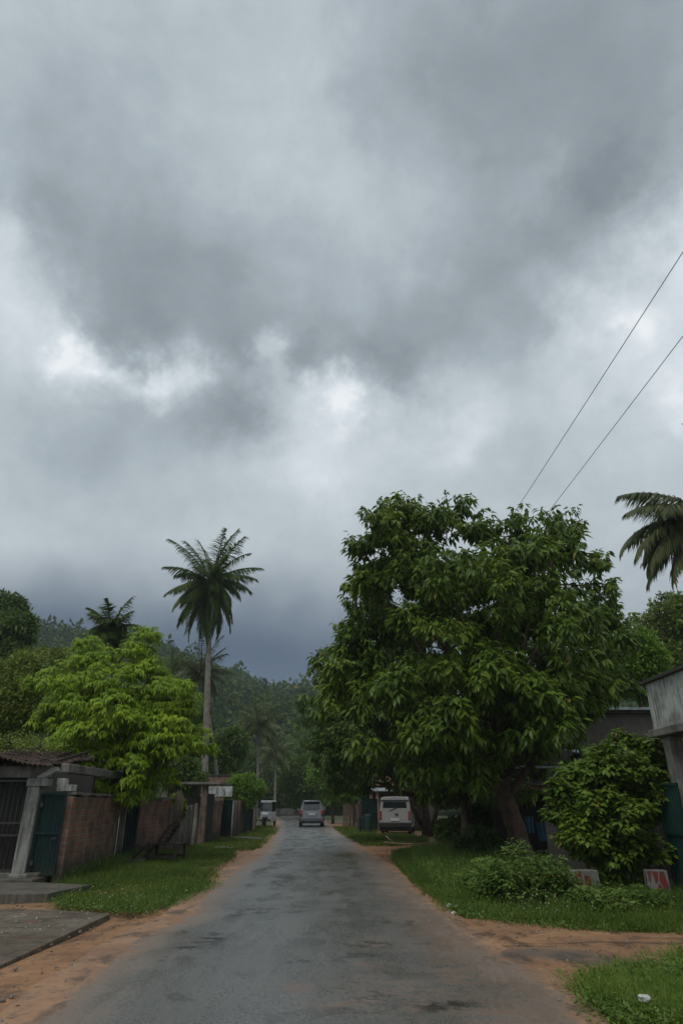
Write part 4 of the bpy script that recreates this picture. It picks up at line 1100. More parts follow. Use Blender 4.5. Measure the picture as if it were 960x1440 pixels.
def sheet_gate(label, p0, p1, z0, z1, mat, name='metal_gate', ribs=.09, cat='gate', group=None, frame=True):
    """a ribbed sheet metal leaf between two ground points"""
    a = Vector((p0[0], p0[1], 0)); b = Vector((p1[0], p1[1], 0)); d = b - a; L = d.length; ang = math.atan2(d.y, d.x)
    root = empty(name, label, cat, (a.x, a.y, 0), ang, group)
    n = max(2, int(L / ribs)) * 4; vs = []; fs = []
    for i in range(n + 1):
        x = L * i / n; ph = i % 4; y = .0 if ph in (0, 1) else .018
        for z in (z0, z1):
            vs.append((x, y, z)); vs.append((x, y + .004, z))
    for i in range(n):
        o = i * 4; fs += [(o, o + 4, o + 6, o + 2), (o + 1, o + 3, o + 7, o + 5), (o + 2, o + 6, o + 7, o + 3), (o, o + 1, o + 5, o + 4)]
    mb = MB(); mb.add(vs, fs); mb.build('sheet', M[mat], root)
    if frame:
        mb = MB()
        for z in (z0 + .03, (z0 + z1) / 2, z1 - .03): mb.box((L / 2, -.02, z), (L, .03, .05))
        for x in (.02, L - .02): mb.box((x, -.022, (z0 + z1) / 2), (.04, .034, z1 - z0))
        mb.build('frame', M[mat], root)
        for hz_ in (z0 + .25, z1 - .25): mb = MB(); mb.box((.06, -.05, hz_), (.06, .03, .1)); mb.build('hinge', M['dark_metal'], root)
        mb = MB(); mb.box((L - .12, -.055, (z0 + z1) / 2 - .1), (.1, .03, .035)); mb.build('latch', M['dark_metal'], root)
    return root


def wall_seg(label, p0, p1, z, th, mat, name='brick_wall', cap=None, group=None, cat='wall'):
    a = Vector((p0[0], p0[1], 0)); b = Vector((p1[0], p1[1], 0)); d = b - a; L = d.length; ang = math.atan2(d.y, d.x)
    root = empty(name, label, cat, (a.x, a.y, 0), ang, group)
    n = max(2, int(L / .35)); top = [z + random.uniform(-.025, .02) for _ in range(n + 1)]; vs = []; fs = []
    for i in range(n + 1):
        x = L * i / n; vs += [(x, -th / 2, -.1), (x, th / 2, -.1), (x, th / 2, top[i]), (x, -th / 2, top[i])]
    for i in range(n):
        o = i * 4
        for k in range(4): fs.append((o + k, o + (k + 1) % 4, o + 4 + (k + 1) % 4, o + 4 + k)[::-1])
    fs += [(0, 1, 2, 3), tuple(n * 4 + k for k in (3, 2, 1, 0))]
    mb = MB(); mb.add(vs, fs); mb.build('brickwork' if 'brick' in mat else 'panel', M[mat], root)
    if cap:
        mb = MB()
        x = 0.
        while x < L - .01:
            w = min(random.uniform(.5, .8), L - x); mb.box((x + w / 2, random.uniform(-.008, .008), z + .045 + random.uniform(-.01, .01)), (w - .012, th + .07, .06)); x += w
        mb.build('coping', M[cap], root, .008)
    return root


sheet_gate('dark green ribbed gate leaf standing open beside the pale pillar', (-6.88, GY - .02), (-6.30, GY + .0), .16, 1.83, 'green_paint')
wall_seg('longest red brick wall stretch right after the open green gate leaf', (-6.29, GY + .1), (-6.72, 21.0), 1.76, .2, 'brick_a', cap='concrete', group='red brick walls on the left')
mb = MB(); mb.box((0, 0, .0), (.34, .34, .14)); mb.box((-.12, 0, .14), (.18, .25, .14)); o = mb.build('concrete_block', M['pale_concrete'], None, .01); o.location = (-6.42, GY + .22, 1.93); tag(o, 'broken concrete block sitting on the near end of the brick wall', 'block')
# recess with door frame and half open leaf
dr_ = empty('wall_doorway', 'dark doorway recess with slim post between two brick walls', 'doorway', (-6.8, 22.2, 0))
mb = MB(); mb.box((-7.5, 22.2, 1.0), (.12, 2.6, 2.0)); rel(mb, dr_).build('dark_opening_panel', M['interior'], dr_)  # near-black panel stands in for the shade in the opening
mb = MB(); mb.box((-6.72, 21.85, .95), (.16, .14, 1.9)); rel(mb, dr_).build('post', M['concrete'], dr_, .01)
mb = MB(); mb.box((-6.72, 21.12, .95), (.18, .1, 1.9)); rel(mb, dr_).build('post', M['dark_wood'], dr_, .01)
mb = MB(); mb.box((-6.75, 22.2, 1.97), (.3, 2.4, .12)); rel(mb, dr_).build('lintel', M['concrete'], dr_, .01)
mb = MB(); mb.box((-6.15, 21.6, .05), (1.0, 1.5, .16)); rel(mb, dr_).build('step', M['concrete'], dr_, .01)
sheet_gate('narrow blue green sheet door hanging in the doorway recess', (-6.95, 22.75), (-6.5, 22.72), .08, 1.8, 'blue_paint', name='sheet_door', cat='door')
wall_seg('shorter red brick wall behind the broken wooden cart', (-6.62, 22.9), (-6.28, 25.6), 1.72, .2, 'brick_b', cap='concrete', group='red brick walls on the left')
wall_seg('stained grey wall stretch overgrown by the small green shrub', (-6.30, 25.75), (-6.2, 28.6), 1.5, .16, 'concrete', name='grey_wall')
# wispy dead creeper hanging on the wall
mb = MB(); random.seed(12)
for i in range(26):
    y = random.uniform(25.3, 26.6); mb.tube([(-6.05 + random.uniform(-.03, .06), y, 1.95 + random.uniform(-.1, .15)), (-6.0 + random.uniform(-.05, .1), y + random.uniform(-.15, .15), 1.2), (-6.05, y + random.uniform(-.2, .2), random.uniform(.3, .9))], [.012, .01, .006], 4)
o = mb.build('dead_vine', M['old_wood']); tag(o, 'pale dead vine hanging down the end of the second brick wall', 'vine')
for i, (y, x, h) in enumerate([(28.7, -6.1, 1.55), (29.4, -6.05, 1.6), (30.0, -6.15, 1.5)]):
    mb = MB(); mb.box((0, 0, h / 2 - .05), (.14, .12, h + .1), taper=.85); o = mb.build('fence_post', M['concrete'], None, .01); o.location = (x, y, 0)
    tag(o, ['thin pale concrete post nearest the overgrown wall', 'middle thin concrete post left of the flat roofed shelter', 'last thin concrete post next to the flat roofed shelter'][i], 'post', 'thin posts before the shelter')
# flat roofed shelter
sh = empty('gate_shelter', 'flat roofed concrete gate shelter with dark green door', 'shelter', (-6.4, 32, 0))
mb = MB(); mb.box((-6.7, 32.0, 2.42), (2.7, 2.6, .1)); rel(mb, sh).build('roof_slab', M['concrete'], sh, .01)
for (x, y, m_) in ((-6.05, 31.0, 'old_wood'), (-7.8, 31.0, 'concrete'), (-6.9, 33.1, 'concrete'), (-7.8, 33.1, 'concrete')):
    mb = MB(); mb.box((x, y, 1.18), (.26, .26, 2.38)); rel(mb, sh).build('pillar', M[m_], sh, .01)
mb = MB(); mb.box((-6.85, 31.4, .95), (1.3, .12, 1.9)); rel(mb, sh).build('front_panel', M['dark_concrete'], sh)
mb = MB(); mb.box((-5.98, 32.0, 1.05), (.06, 1.7, 1.9)); rel(mb, sh).build('door', M['green_paint'], sh)
wall_seg('small red brick panel between the shelter and the tall green gate', (-6.15, 33.3), (-6.05, 35.3), 1.75, .18, 'brick_b', group='red brick walls on the left')
mb = MB(); mb.box((0, 0, .9), (.22, .2, 1.9), tilt=(.12, 0)); o = mb.build('gate_post', M['old_wood'], None, .01); o.location = (-6.15, 35.35, 0); tag(o, 'leaning brown post holding the tall green gate', 'post')
sheet_gate('tall dark green sheet gate beneath the white sign board', (-6.15, 35.6), (-5.5, 35.6), .1, 1.78, 'green_paint')
# white board on brackets
sb = empty('sign_board', 'weathered white board on a curved iron bracket above the green gate', 'sign', (-6.4, 36.2, 0))
mb = MB(); mb.box((-6.45, 36.2, 2.17), (1.6, .05, .48)); rel(mb, sb).build('board', M['white_sheet'], sb, .004)
mb = MB(); mb.tube([(-7.15, 36.12, 1.95), (-6.8, 36.08, 1.9), (-6.45, 36.08, 2.05), (-6.4, 36.1, 2.4)], .02, 6); mb.tube([(-6.98, 36.12, 2.4), (-6.98, 36.12, 1.95)], .02, 6); mb.tube([(-6.05, 36.12, 2.35), (-6.1, 36.12, 2.2), (-6.0, 36.12, 2.1), (-6.08, 36.12, 1.98)], .016, 6)
rel(mb, sb).build('bracket', M['dark_metal'], sb)
for x in (-7.2, -5.72): mb = MB(); mb.box((x, 36.28, 1.2), (.08, .08, 2.4)); rel(mb, sb).build('post', M['old_wood'], sb)
# brick room behind
br = empty('brick_hut', 'small brick hut showing its top above the white board', 'hut', (-7.2, 45, 0))
mb = MB(); mb.box((-7.45, 45, 1.6), (1.9, 2.5, 3.2)); rel(mb, br).build('wall', M['brick_b'], br)
mb = MB(); mb.box((-7.45, 45, 3.24), (2.0, 2.6, .08)); rel(mb, br).build('roof', M['dark_concrete'], br)
# the run of posts and dark panels farther on
seg = [(36.4, .10, 'pale_concrete', 'pale post right after the tall green gate'), (37.6, .10, 'concrete', 'second grey post of the dark fence run'), (39.0, .12, 'old_wood', 'brown post in the middle of the dark fence run')]
for y, w, m_, lab in seg:
    mb = MB(); mb.box((0, 0, .85), (w, w, 1.8), tilt=(.03, 0)); o = mb.build('fence_post', M[m_], None, .008); o.location = (-5.62 - (y - 36.4) * .02, y, 0); tag(o, lab, 'post', 'posts of the far left fence run')
wall_seg('dark board panel starting after the tall green gate', (-5.75, 36.6), (-5.85, 38.9), 1.7, .06, 'dark_wood', name='board_panel', group='dark panels of the far left fence run', cat='fence panel')
wall_seg('dark board panel under the yellow green shrub', (-5.86, 39.2), (-5.95, 42.6), 1.68, .06, 'dark_wood', name='board_panel', group='dark panels of the far left fence run', cat='fence panel')
sheet_gate('far green gate leaf with a white patch above it', (-5.95, 43.0), (-5.45, 43.6), .1, 1.3, 'teal_paint')
mb = MB(); mb.box((0, 0, 0), (.42, .05, .75)); o = mb.build('hanging_sheet', M['white_wash']); o.location = (-5.72, 43.75, 1.35); tag(o, 'white rag hung above the far green gate leaf', 'cloth')
wall_seg('pinkish plastered wall before the three wheeler', (-5.75, 44.3), (-5.85, 47.5), 1.6, .16, 'pink_wood', name='plaster_wall')
wall_seg('dark board panel alongside the three wheeler', (-5.9, 47.9), (-6.4, 53.0), 1.6, .06, 'dark_wood', name='board_panel', group='dark panels of the far left fence run', cat='fence panel')
wall_seg('low pale wall across the road bend', (-13.5, 96.), (-2.5, 101.), 1.0, .2, 'concrete', name='low_wall')
slabp = slab('doorstep', [(-5.7, 36.2), (-3.9, 34.6), (-3.9, 35.6), (-5.5, 37.6)], -.05, .06, M['concrete']); tag(slabp, 'thin concrete slab crossing the far left grass', 'slab')

# broken wooden cart
ct = empty('wooden_cart', 'broken dark wooden cart frame leaning in the left grass', 'cart', (-5.3, 21.4, 0), R(-6))
mb = MB()
for k in range(6): mb.box((-.25 + k * .16, 0, .52), (.12, .8, .04))
mb.build('deck', M['dark_wood'], ct, .006)
for (x, y) in ((-.3, -.36), (.55, -.36), (-.3, .36), (.55, .36)): mb = MB(); mb.box((x, y, .25), (.07, .07, .54)); mb.build('leg', M['dark_wood'], ct)
mb = MB()
for y in (-.38, .38): mb.bar((-.05, y, .5), (.32, y, 1.05), .05, .07)
for k in range(5): mb.bar((-.01 + k * .075, -.4, .57 + k * .112), (-.01 + k * .075, .4, .57 + k * .112), .07, .03)
mb.build('sloping_rack', M['dark_wood'], ct)
for a_, b_2 in (((-.3, -.38, .52), (-.85, -.4, .02)), ((-.3, .38, .52), (-.75, .4, .05)), ((-.78, -.4, .5), (-.25, -.4, .42))): mb = MB(); mb.bar(a_, b_2, .06, .06); mb.build('shaft', M['dark_wood'], ct)
for y in (-.36, .36): mb = MB(); mb.box((.12, y, .2), (.8, .05, .06)); mb.build('stretcher', M['dark_wood'], ct)


# ------------------------------------------------------------------ vehicles
def wheel(parent, x, y, r, w):
    m1 = MB(); n = 24; prof = [(-w / 2, r * .62), (-w / 2, r * .93), (-w * .36, r), (w * .36, r), (w / 2, r * .93), (w / 2, r * .62)]
    vs = []; fs = []
    for k in range(n):
        a = 2 * math.pi * k / n
        for (px_, pr) in prof: vs.append((px_, math.cos(a) * pr, math.sin(a) * pr))
    q = len(prof)
    for k in range(n):
        for j in range(q - 1): fs.append((k * q + j, k * q + j + 1, ((k + 1) % n) * q + j + 1, ((k + 1) % n) * q + j))
    m1.add(vs, fs, True)
    wo_ = bpy.data.objects.new('wheel', None); link(wo_, parent); wo_.location = (x, y, r)
    m1.build('tyre', M['rubber'], wo_)
    m2 = MB(); m2.disc((0, 0, 0), (1, 0, 0), r * .64, w * .7, 20); m2.build('rim', M['chrome'], wo_)
    return wo_


def vehicle(name, label, cat, st, body, loc, rz, wheels, rear_glass, side_glass, extras):
    """st: stations from rear to front, each a list of half-profile points (x, y, z) from sill to roof centre"""
    root = empty(name, label, cat, loc, rz); n = len(st[0]); vs = []; fs = []
    for s in st:
        for p in s: vs.append(p)
        for p in s: vs.append((-p[0], p[1], p[2]))
    w = 2 * n
    for i in range(len(st) - 1):
        for j in range(n - 1):
            a = i * w + j; fs.append((a, a + w, a + w + 1, a + 1)); b = i * w + n + j; fs.append((b, b + 1, b + w + 1, b + w))
        fs.append((i * w, i * w + n, (i + 1) * w + n, (i + 1) * w))
    for e in (0, len(st) - 1):
        for j in range(n - 1):
            a = e * w + j; b = e * w + n + j; f = (a, a + 1, b + 1, b); fs.append(f if e == 0 else f[::-1])
    mb = MB(); mb.add(vs, fs, False); bo = mb.build('body', M[body], root, .035)
    for p in bo.data.polygons: p.use_smooth = True

    def pane(nm, quad, off, mat):
        q = [Vector(v) for v in quad]; c = sum(q, Vector()) / 4; nn = (q[1] - q[0]).cross(q[2] - q[0]).normalized() * off
        outr = [c + (v - c) * 1.0 + nn for v in q]; inn = [v - nn * 2.5 for v in outr]
        m_ = MB(); m_.add(outr + inn, [(0, 1, 2, 3), (7, 6, 5, 4), (0, 4, 5, 1), (1, 5, 6, 2), (2, 6, 7, 3), (3, 7, 4, 0)]); return m_.build(nm, M[mat], root, .004)
    for nm, q, off, mt_ in rear_glass + side_glass: pane(nm, q, off, mt_)
    for (x, y, r, ww) in wheels: wheel(root, x, y, r, ww)
    for nm, fn, mt_, bv in extras:
        m_ = MB(); fn(m_); m_.build(nm, M[mt_], root, bv)
    return root


def suv(loc, rz):
    # rear at y=0, nose at y=4.5; half width .93
    def S(y0, y1, y2, wl, wm, wb, wr, z0, zb, zr): return [(wl, y0, z0), (wm, y0, z0 + .28), (wm + .01, y0 + (y1 - y0) * .3, (z0 + zb) / 2 + .1), (wb, y1, zb), (wr, y2, zr), (wr * .75, y2, zr + .04), (0, y2, zr + .055)]
    st = [S(0, .06, .42, .80, .86, .84, .62, .36, 1.12, 1.68), S(.25, .35, .62, .88, .93, .90, .68, .30, 1.12, 1.73), S(1.2, 1.2, 1.25, .90, .94, .92, .70, .26, 1.10, 1.78), S(2.4, 2.4, 2.35, .90, .94, .92, .70, .26, 1.06, 1.76),
          S(3.1, 3.1, 2.7, .90, .94, .90, .66, .26, 1.04, 1.66), S(3.6, 3.6, 3.5, .90, .93, .86, .62, .28, 1.0, 1.06), S(4.35, 4.3, 4.25, .78, .84, .76, .5, .34, .8, .86)]
    rg_ = [('rear_window', [(-.70, .10, 1.16), (.70, .10, 1.16), (.57, .375, 1.60), (-.57, .375, 1.60)], .012, 'glass')]
    sg = []
    for s in (-1, 1):
        q = [(s * .925, .65, 1.14), (s * .932, 2.35, 1.10), (s * .735, 2.3, 1.68), (s * .735, .85, 1.66)]
        sg.append(('side_window', q if s > 0 else q[::-1], .006, 'glass'))
    q = [(.80, 3.2, 1.1), (-.80, 3.2, 1.1), (-.6, 2.72, 1.62), (.6, 2.72, 1.62)]; sg.append(('windscreen', q, .02, 'glass'))
    ex = [('bumper', lambda m: (m.box((0, -.05, .52), (1.74, .22, .26)),), 'silver', .04),
          ('lower_bumper', lambda m: (m.box((0, -.03, .33), (1.66, .2, .17)),), 'black_plastic', .03),
          ('number_plate', lambda m: m.box((0, -.03, .86), (.5, .02, .13)), 'plate', 0), ('trim_strip', lambda m: m.box((0, -.02, .98), (.85, .04, .05)), 'chrome', .005),
          ('wiper', lambda m: m.bar((.0, .13, 1.2), (.35, .14, 1.24), .02), 'black_plastic', 0),
          ('spoiler', lambda m: m.box((0, .36, 1.715), (1.2, .26, .04)), 'silver', .01)]
    for s in (-1, 1):
        ex.append(('tail_light', lambda m, s=s: (m.box((s * .80, .02, 1.0), (.2, .12, .30), tilt=(-s * .02, .05)),), 'red_lens', .02))
        ex.append(('wing_mirror', lambda m, s=s: (m.box((s * 1.02, 2.95, 1.13), (.2, .1, .15)),), 'silver', .03))
        ex.append(('reflector', lambda m, s=s: m.box((s * .68, -.165, .44), (.16, .02, .05)), 'red_lens', 0))
        ex.append(('roof_rail', lambda m, s=s: m.tube([(s * .62, .7, 1.80), (s * .62, 1.5, 1.85), (s * .62, 2.3, 1.82)], .02, 6), 'black_plastic', 0))
    return vehicle('parked_car', 'silver people carrier seen from behind near the road end', 'car', st, 'silver', loc, rz, [(-.82, .85, .36, .24), (.82, .85, .36, .24), (-.82, 3.5, .36, .24), (.82, 3.5, .36, .24)], rg_, sg, ex)


c = gp(438, 1163.5); suv((c.x, c.y, .02), R(3))


def van(loc, rz):
    def S(y0, y2, wl, wb, wr, z0, zb, zr): return [(wl, y0, z0), (wl + .03, y0, z0 + .25), (wb, y0 + (y2 - y0) * .1, zb), (wr, y2, zr), (wr * .8, y2 + .03, zr + .06), (0, y2 + .03, zr + .08)]
    st = [S(0, .10, .88, .90, .80, .42, 1.15, 1.88), S(.2, .25, .90, .92, .83, .36, 1.15, 1.92), S(2.2, 2.2, .92, .93, .84, .34, 1.12, 1.95), S(3.3, 3.1, .92, .92, .80, .36, 1.05, 1.88), S(4.1, 3.7, .86, .88, .7, .38, 1.0, 1.2)]
    rg_ = [('rear_window', [(-.72, .035, 1.22), (.72, .035, 1.22), (.66, .085, 1.74), (-.66, .085, 1.74)], .012, 'glass')]
    sg = []
    for s in (-1, 1):
        for (a, b) in ((.35, 1.45), (1.6, 2.7)):
            q = [(s * .915, a, 1.2), (s * .918, b, 1.18), (s * .86, b - .05, 1.72), (s * .852, a + .05, 1.72)]; sg.append(('side_window', q if s > 0 else q[::-1], .008, 'glass'))
    ex = [('bumper', lambda m: m.box((0, -.08, .50), (1.86, .2, .26)), 'black_plastic', .03), ('underbody_shade', lambda m: m.box((0, .8, .30), (1.74, 1.7, .24)), 'black_plastic', .02),  # black underbody box enlarged to stand in for shade beneath the van
          ('number_plate', lambda m: m.box((0, -.01, .78), (.5, .02, .13)), 'plate', 0), ('door_handle', lambda m: m.box((.1, -.02, 1.08), (.2, .04, .04)), 'black_plastic', .005),
          ('spare_wheel', lambda m: m.disc((.45, -.06, .0 + 1.42), (0, 1, 0), .02, .02), 'black_plastic', 0), ('wiper', lambda m: m.bar((-.3, .01, 1.25), (.15, .03, 1.42), .02), 'black_plastic', 0),
          ('roof_gutter', lambda m: m.box((0, .07, 1.80), (1.62, .04, .03)), 'black_plastic', 0)]
    ex = [e for e in ex if e[0] != 'spare_wheel']
    for s in (-1, 1):
        ex.append(('tail_light', lambda m, s=s: m.box((s * .84, .0, 1.02), (.13, .08, .42)), 'red_lens', .015))
        ex.append(('wing_mirror', lambda m, s=s: m.box((s * 1.03, 3.25, 1.3), (.18, .08, .2)), 'black_plastic', .02))
    return vehicle('parked_van', 'dirty white van parked on the grass under the trees', 'van', st, 'white_paint', loc, rz, [(-.8, .8, .33, .2), (.8, .8, .33, .2), (-.8, 3.3, .33, .2), (.8, 3.3, .33, .2)], rg_, sg, ex)


c = gp(557, 1173); van((c.x - .05, c.y, -.02), R(-9))


def rickshaw(loc, rz):
    # nose towards -y (towards the camera)
    root = empty('three_wheeler', 'small white covered three wheeler facing us at the left fence', 'three-wheeler', loc, rz)
    mb = MB(); st = [(-1.35, .18, .55, .85), (-1.1, .36, .38, .98), (-.7, .56, .34, 1.02), (0, .62, .34, .95), (.9, .62, .36, 1.0), (1.15, .55, .42, 1.0)]
    vs = []; fs = []
    for (y, w, z0, z1) in st: vs += [(-w, y, z0), (w, y, z0), (w * .97, y, z1), (-w * .97, y, z1)]
    for i in range(len(st) - 1):
        o = i * 4
        for k in range(4): fs.append((o + k, o + (k + 1) % 4, o + 4 + (k + 1) % 4, o + 4 + k))
    fs += [(3, 2, 1, 0), tuple(20 + k for k in (0, 1, 2, 3))]
    mb.add(vs, fs); mb.build('body', M['white_sheet'], root, .04)
    mb = MB(); mb.box((0, .25, 1.72), (1.2, 2.0, .09), taper=.9); mb.box((0, -.75, 1.66), (1.08, .16, .14)); mb.build('canopy', M['white_sheet'], root, .03)
    mb = MB(); mb.add([(-.53, -.85, 1.02), (.53, -.85, 1.02), (.48, -.72, 1.6), (-.48, -.72, 1.6), (-.53, -.83, 1.02), (.53, -.83, 1.02), (.48, -.70, 1.6), (-.48, -.70, 1.6)], [(0, 1, 2, 3), (7, 6, 5, 4), (0, 4, 5, 1), (1, 5, 6, 2), (2, 6, 7, 3), (3, 7, 4, 0)]); mb.build('windscreen', M['glass'], root)
    mb = MB()
    for s in (-1, 1): mb.bar((s * .56, -.86, 1.0), (s * .5, -.7, 1.68), .05); mb.bar((s * .57, .95, .98), (s * .52, 1.0, 1.68), .05)
    mb.build('frame', M['dark_metal'], root)
    mb = MB(); mb.box((0, 1.02, 1.32), (1.0, .04, .66)); mb.box((0, .5, .85), (1.05, .5, .3)); mb.build('rear_seat', M['interior'], root)
    for s in (-1, 1): mb = MB(); mb.disc((s * .34, -1.06, .86), (0, 1, 0), .09, .08, 14); mb.build('headlight', M['clear_lens'], root)
    mb = MB(); mb.tube([(-.2, -1.1, .62), (-.16, -1.45, .58), (.16, -1.45, .58), (.2, -1.1, .62)], .09, 8); mb.build('mudguard', M['black_plastic'], root)
    mb = MB(); mb.box((0, -1.36, .44), (1.1, .06, .1)); mb.build('bumper', M['black_plastic'], root, .01)
    wheel(root, 0, -1.15, .24, .12); wheel(root, -.55, .75, .26, .14); wheel(root, .55, .75, .26, .14)
    return root


c = gp(375, 1162.5); rk = rickshaw((c.x - .1, c.y + 1.3, 0), R(-4)); rk.scale = (.84, .9, 1.03)

# ------------------------------------------------------------------ right side, far: fence, gate, bins, posts
for i, (x0, x1, lab) in enumerate([(.1, .95, 'leftmost weathered plank panel of the fence beyond the silver car'), (1.05, 1.75, 'right plank panel of the fence beyond the silver car')]):
    fe = empty('plank_fence', lab, 'fence panel', (x0, 53.6 - i * .3, 0), group='plank fence panels beyond the silver car')
    mb = MB(); x = 0
    while x < x1 - x0 - .05: h = random.uniform(1.45, 1.75); mb.box((x + .06, 0, h / 2), (.10, .03, h)); x += .135
    mb.build('planks', M['old_wood'], fe)
    mb = MB(); mb.box(((x1 - x0) / 2, .04, .5), (x1 - x0, .04, .08)); mb.box(((x1 - x0) / 2, .04, 1.3), (x1 - x0, .04, .08)); mb.build('rail', M['dark_wood'], fe)
    mb = MB(); mb.box((x1 - x0, .03, .9), (.14, .12, 1.9)); mb.build('post', M['dark_wood'], fe)
mb = MB(); mb.box((0, 0, 1.0), (.5, .4, 2.1)); o = mb.build('brick_pier', M['brick_b'], None, .01); o.location = (2.05, 52.3, 0); tag(o, 'brick pier at the right end of the plank fence', 'pier')
sheet_gate('dark green gate leaf between the brick pier and the lamp post', (1.35, 47.2), (1.95, 47.0), .1, 2.0, 'green_paint')
sheet_gate('second green gate leaf tucked behind the teal drum', (1.6, 45.2), (2.3, 45.4), .1, 1.9, 'green_paint')
pp = empty('sign_post', 'slim pole with a pinkish board left of the white van', 'sign post', (1.15, 43.4, 0))
mb = MB(); mb.tube([(0, 0, -.1), (0, 0, 2.75)], .055, 8); mb.build('pole', M['dark_metal'], pp)
mb = MB(); mb.box((-.22, -.07, 2.5), (.5, .03, .5)); mb.build('board', M['pink_wood'], pp, .004)
for i, (x, y, r, h, m_, lab) in enumerate([(1.62, 43.6, .24, .98, 'teal_paint', 'dark teal drum standing left of the white van'), (1.28, 46.2, .22, .8, 'blue_paint', 'smaller dark drum partly behind the slim sign pole')]):
    mb = MB(); n_ = 9; mb.tube([(0, 0, h * t / n_) for t in range(n_ + 1)], [r * (1.04 if t in (3, 6, 9) else 1.) for t in range(n_ + 1)], 20); dq = empty('drum', lab, 'drum', (x, y, 0), group='drums by the van'); mb.build('shell', M[m_], dq)
    mb = MB(); mb.disc((0, 0, h + .015), (0, 0, 1), r * .96, .04, 20); mb.build('lid', M['dark_metal'], dq)
# small house behind the van, with a low slanted roof
hv = empty('roadside_house', 'low brown house with slanting tin roof behind the white van', 'house', (3.4, 51, 0))
mb = MB(); mb.box((4.0, 51, 1.5), (4.6, 5, 3.0)); rel(mb, hv).build('wall', M['plaster'], hv)
mb = MB(); mb.bar((4.0, 48.0, 2.75), (4.0, 54, 3.5), 5.2, .07); rel(mb, hv).build('roof', M['rust'], hv)
mb = MB(); mb.box((2.15, 48.47, 1.15), (.7, .06, 2.1)); rel(mb, hv).build('door', M['dark_wood'], hv)
for x in (1.95, 2.35): mb = MB(); mb.box((x, 46.2, 1.2), (.2, .2, 2.5)); rel(mb, hv).build('porch_post', M['pink_wood'], hv, .01)
mb = MB(); mb.bar((3.6, 45.9, 2.35), (3.6, 48.5, 2.62), 4.0, .05); rel(mb, hv).build('porch_roof', M['tin'], hv)

# ------------------------------------------------------------------ right side, near
# open shed behind the leaning trunk
so = empty('open_shed', 'dim open shed with hanging blue cloths behind the leaning trunk', 'shed', (7.4, 25, 0))
mb = MB(); mb.box((7.5, 24.0, 2.42), (3.4, .12, .5)); rel(mb, so).build('fascia', M['concrete'], so, .01)
mb = MB(); mb.box((7.5, 24.1, 2.07), (3.4, .14, .16)); rel(mb, so).build('beam', M['rust'], so, .01)
mb = MB(); mb.box((7.5, 25.6, 2.74), (3.8, 3.9, .08)); rel(mb, so).build('roof', M['tin'], so)
mb = MB(); mb.box((7.5, 27.3, 1.3), (3.4, .1, 2.6)); mb.box((9.15, 25.6, 1.3), (.1, 3.3, 2.6)); rel(mb, so).build('rear_wall', M['dark_wood'], so)
for x in (5.95, 7.0, 7.35, 8.3): mb = MB(); mb.tube([(x, 24.05, -.05), (x + random.uniform(-.05, .05), 24.05, 2.0)], .05, 8); rel(mb, so).build('post', M['old_wood'], so)
mb = MB(); mb.box((7.5, 24.9, .75), (2.2, .7, .05)); 
for x in (6.5, 8.5): mb.box((x, 24.9, .36), (.06, .6, .74))
rel(mb, so).build('counter', M['dark_wood'], so)
for i, (x, z, h, lab) in enumerate([(6.35, .95, .5, 'narrow blue cloth hanging nearest the leaning trunk'), (6.95, .72, .55, 'wide blue cloth draped over the shed counter'), (7.3, .65, .4, 'small blue cloth at the right of the shed counter')]):
    mb = MB(); n_ = 10; w_ = .16 + .14 * (i == 1); vs = []; fs = []
    for k in range(n_ + 1):
        for z_ in (0, h): vs += [(w_ * (k / n_ - .5) * 2 * (1 if z_ else .85), .03 * math.sin(k * 1.6 + i), z_ - h / 2), (w_ * (k / n_ - .5) * 2 * (1 if z_ else .85), .03 * math.sin(k * 1.6 + i) + .01, z_ - h / 2)]
    for k in range(n_): q = k * 4; fs += [(q, q + 4, q + 6, q + 2), (q + 1, q + 3, q + 7, q + 5), (q + 2, q + 6, q + 7, q + 3)]
    mb.add(vs, fs); o = mb.build('hanging_cloth', M['blue_cloth']); o.location = (x, 24.0 + .35 * (i > 0), z); tag(o, lab, 'cloth', 'blue cloths in the open shed')
# upper concrete building
ub = empty('concrete_building', 'bare concrete building with thin tin roof behind the glossy bush', 'building', (10.5, 27, 0))
mb = MB(); mb.box((11.2, 28, 2.35), (4.4, 5.4, 4.7)); rel(mb, ub).build('wall', M['plaster'], ub)
mb = MB(); mb.box((12.2, 27.9, 4.84), (5.2, 6.0, .09)); rel(mb, ub).build('roof', M['tin'], ub, .01)
mb = MB(); mb.box((12.2, 27.9, 4.74), (5.0, 5.8, .09)); rel(mb, ub).build('eaves_board', M['dark_wood'], ub)
mb = MB(); n_ = 60; vs = []; fs = []
for k in range(n_ + 1):
    x = 8.3 + 3.6 * k / n_; dz = .035 * math.sin(k * 1.57)
    vs += [(x, 25.3, 3.42 + dz), (x, 23.2, 3.12 + dz), (x, 25.3, 3.40 + dz), (x, 23.2, 3.10 + dz)]
for k in range(n_): q = k * 4; fs += [(q, q + 1, q + 5, q + 4), (q + 2, q + 6, q + 7, q + 3), (q + 1, q + 3, q + 7, q + 5)]
mb.add(vs, fs); rel(mb, ub).build('awning', M['tin'], ub)
mb = MB(); mb.box((10.9, 25.27, 1.0), (1.0, .05, 2.0)); rel(mb, ub).build('door', M['dark_wood'], ub)
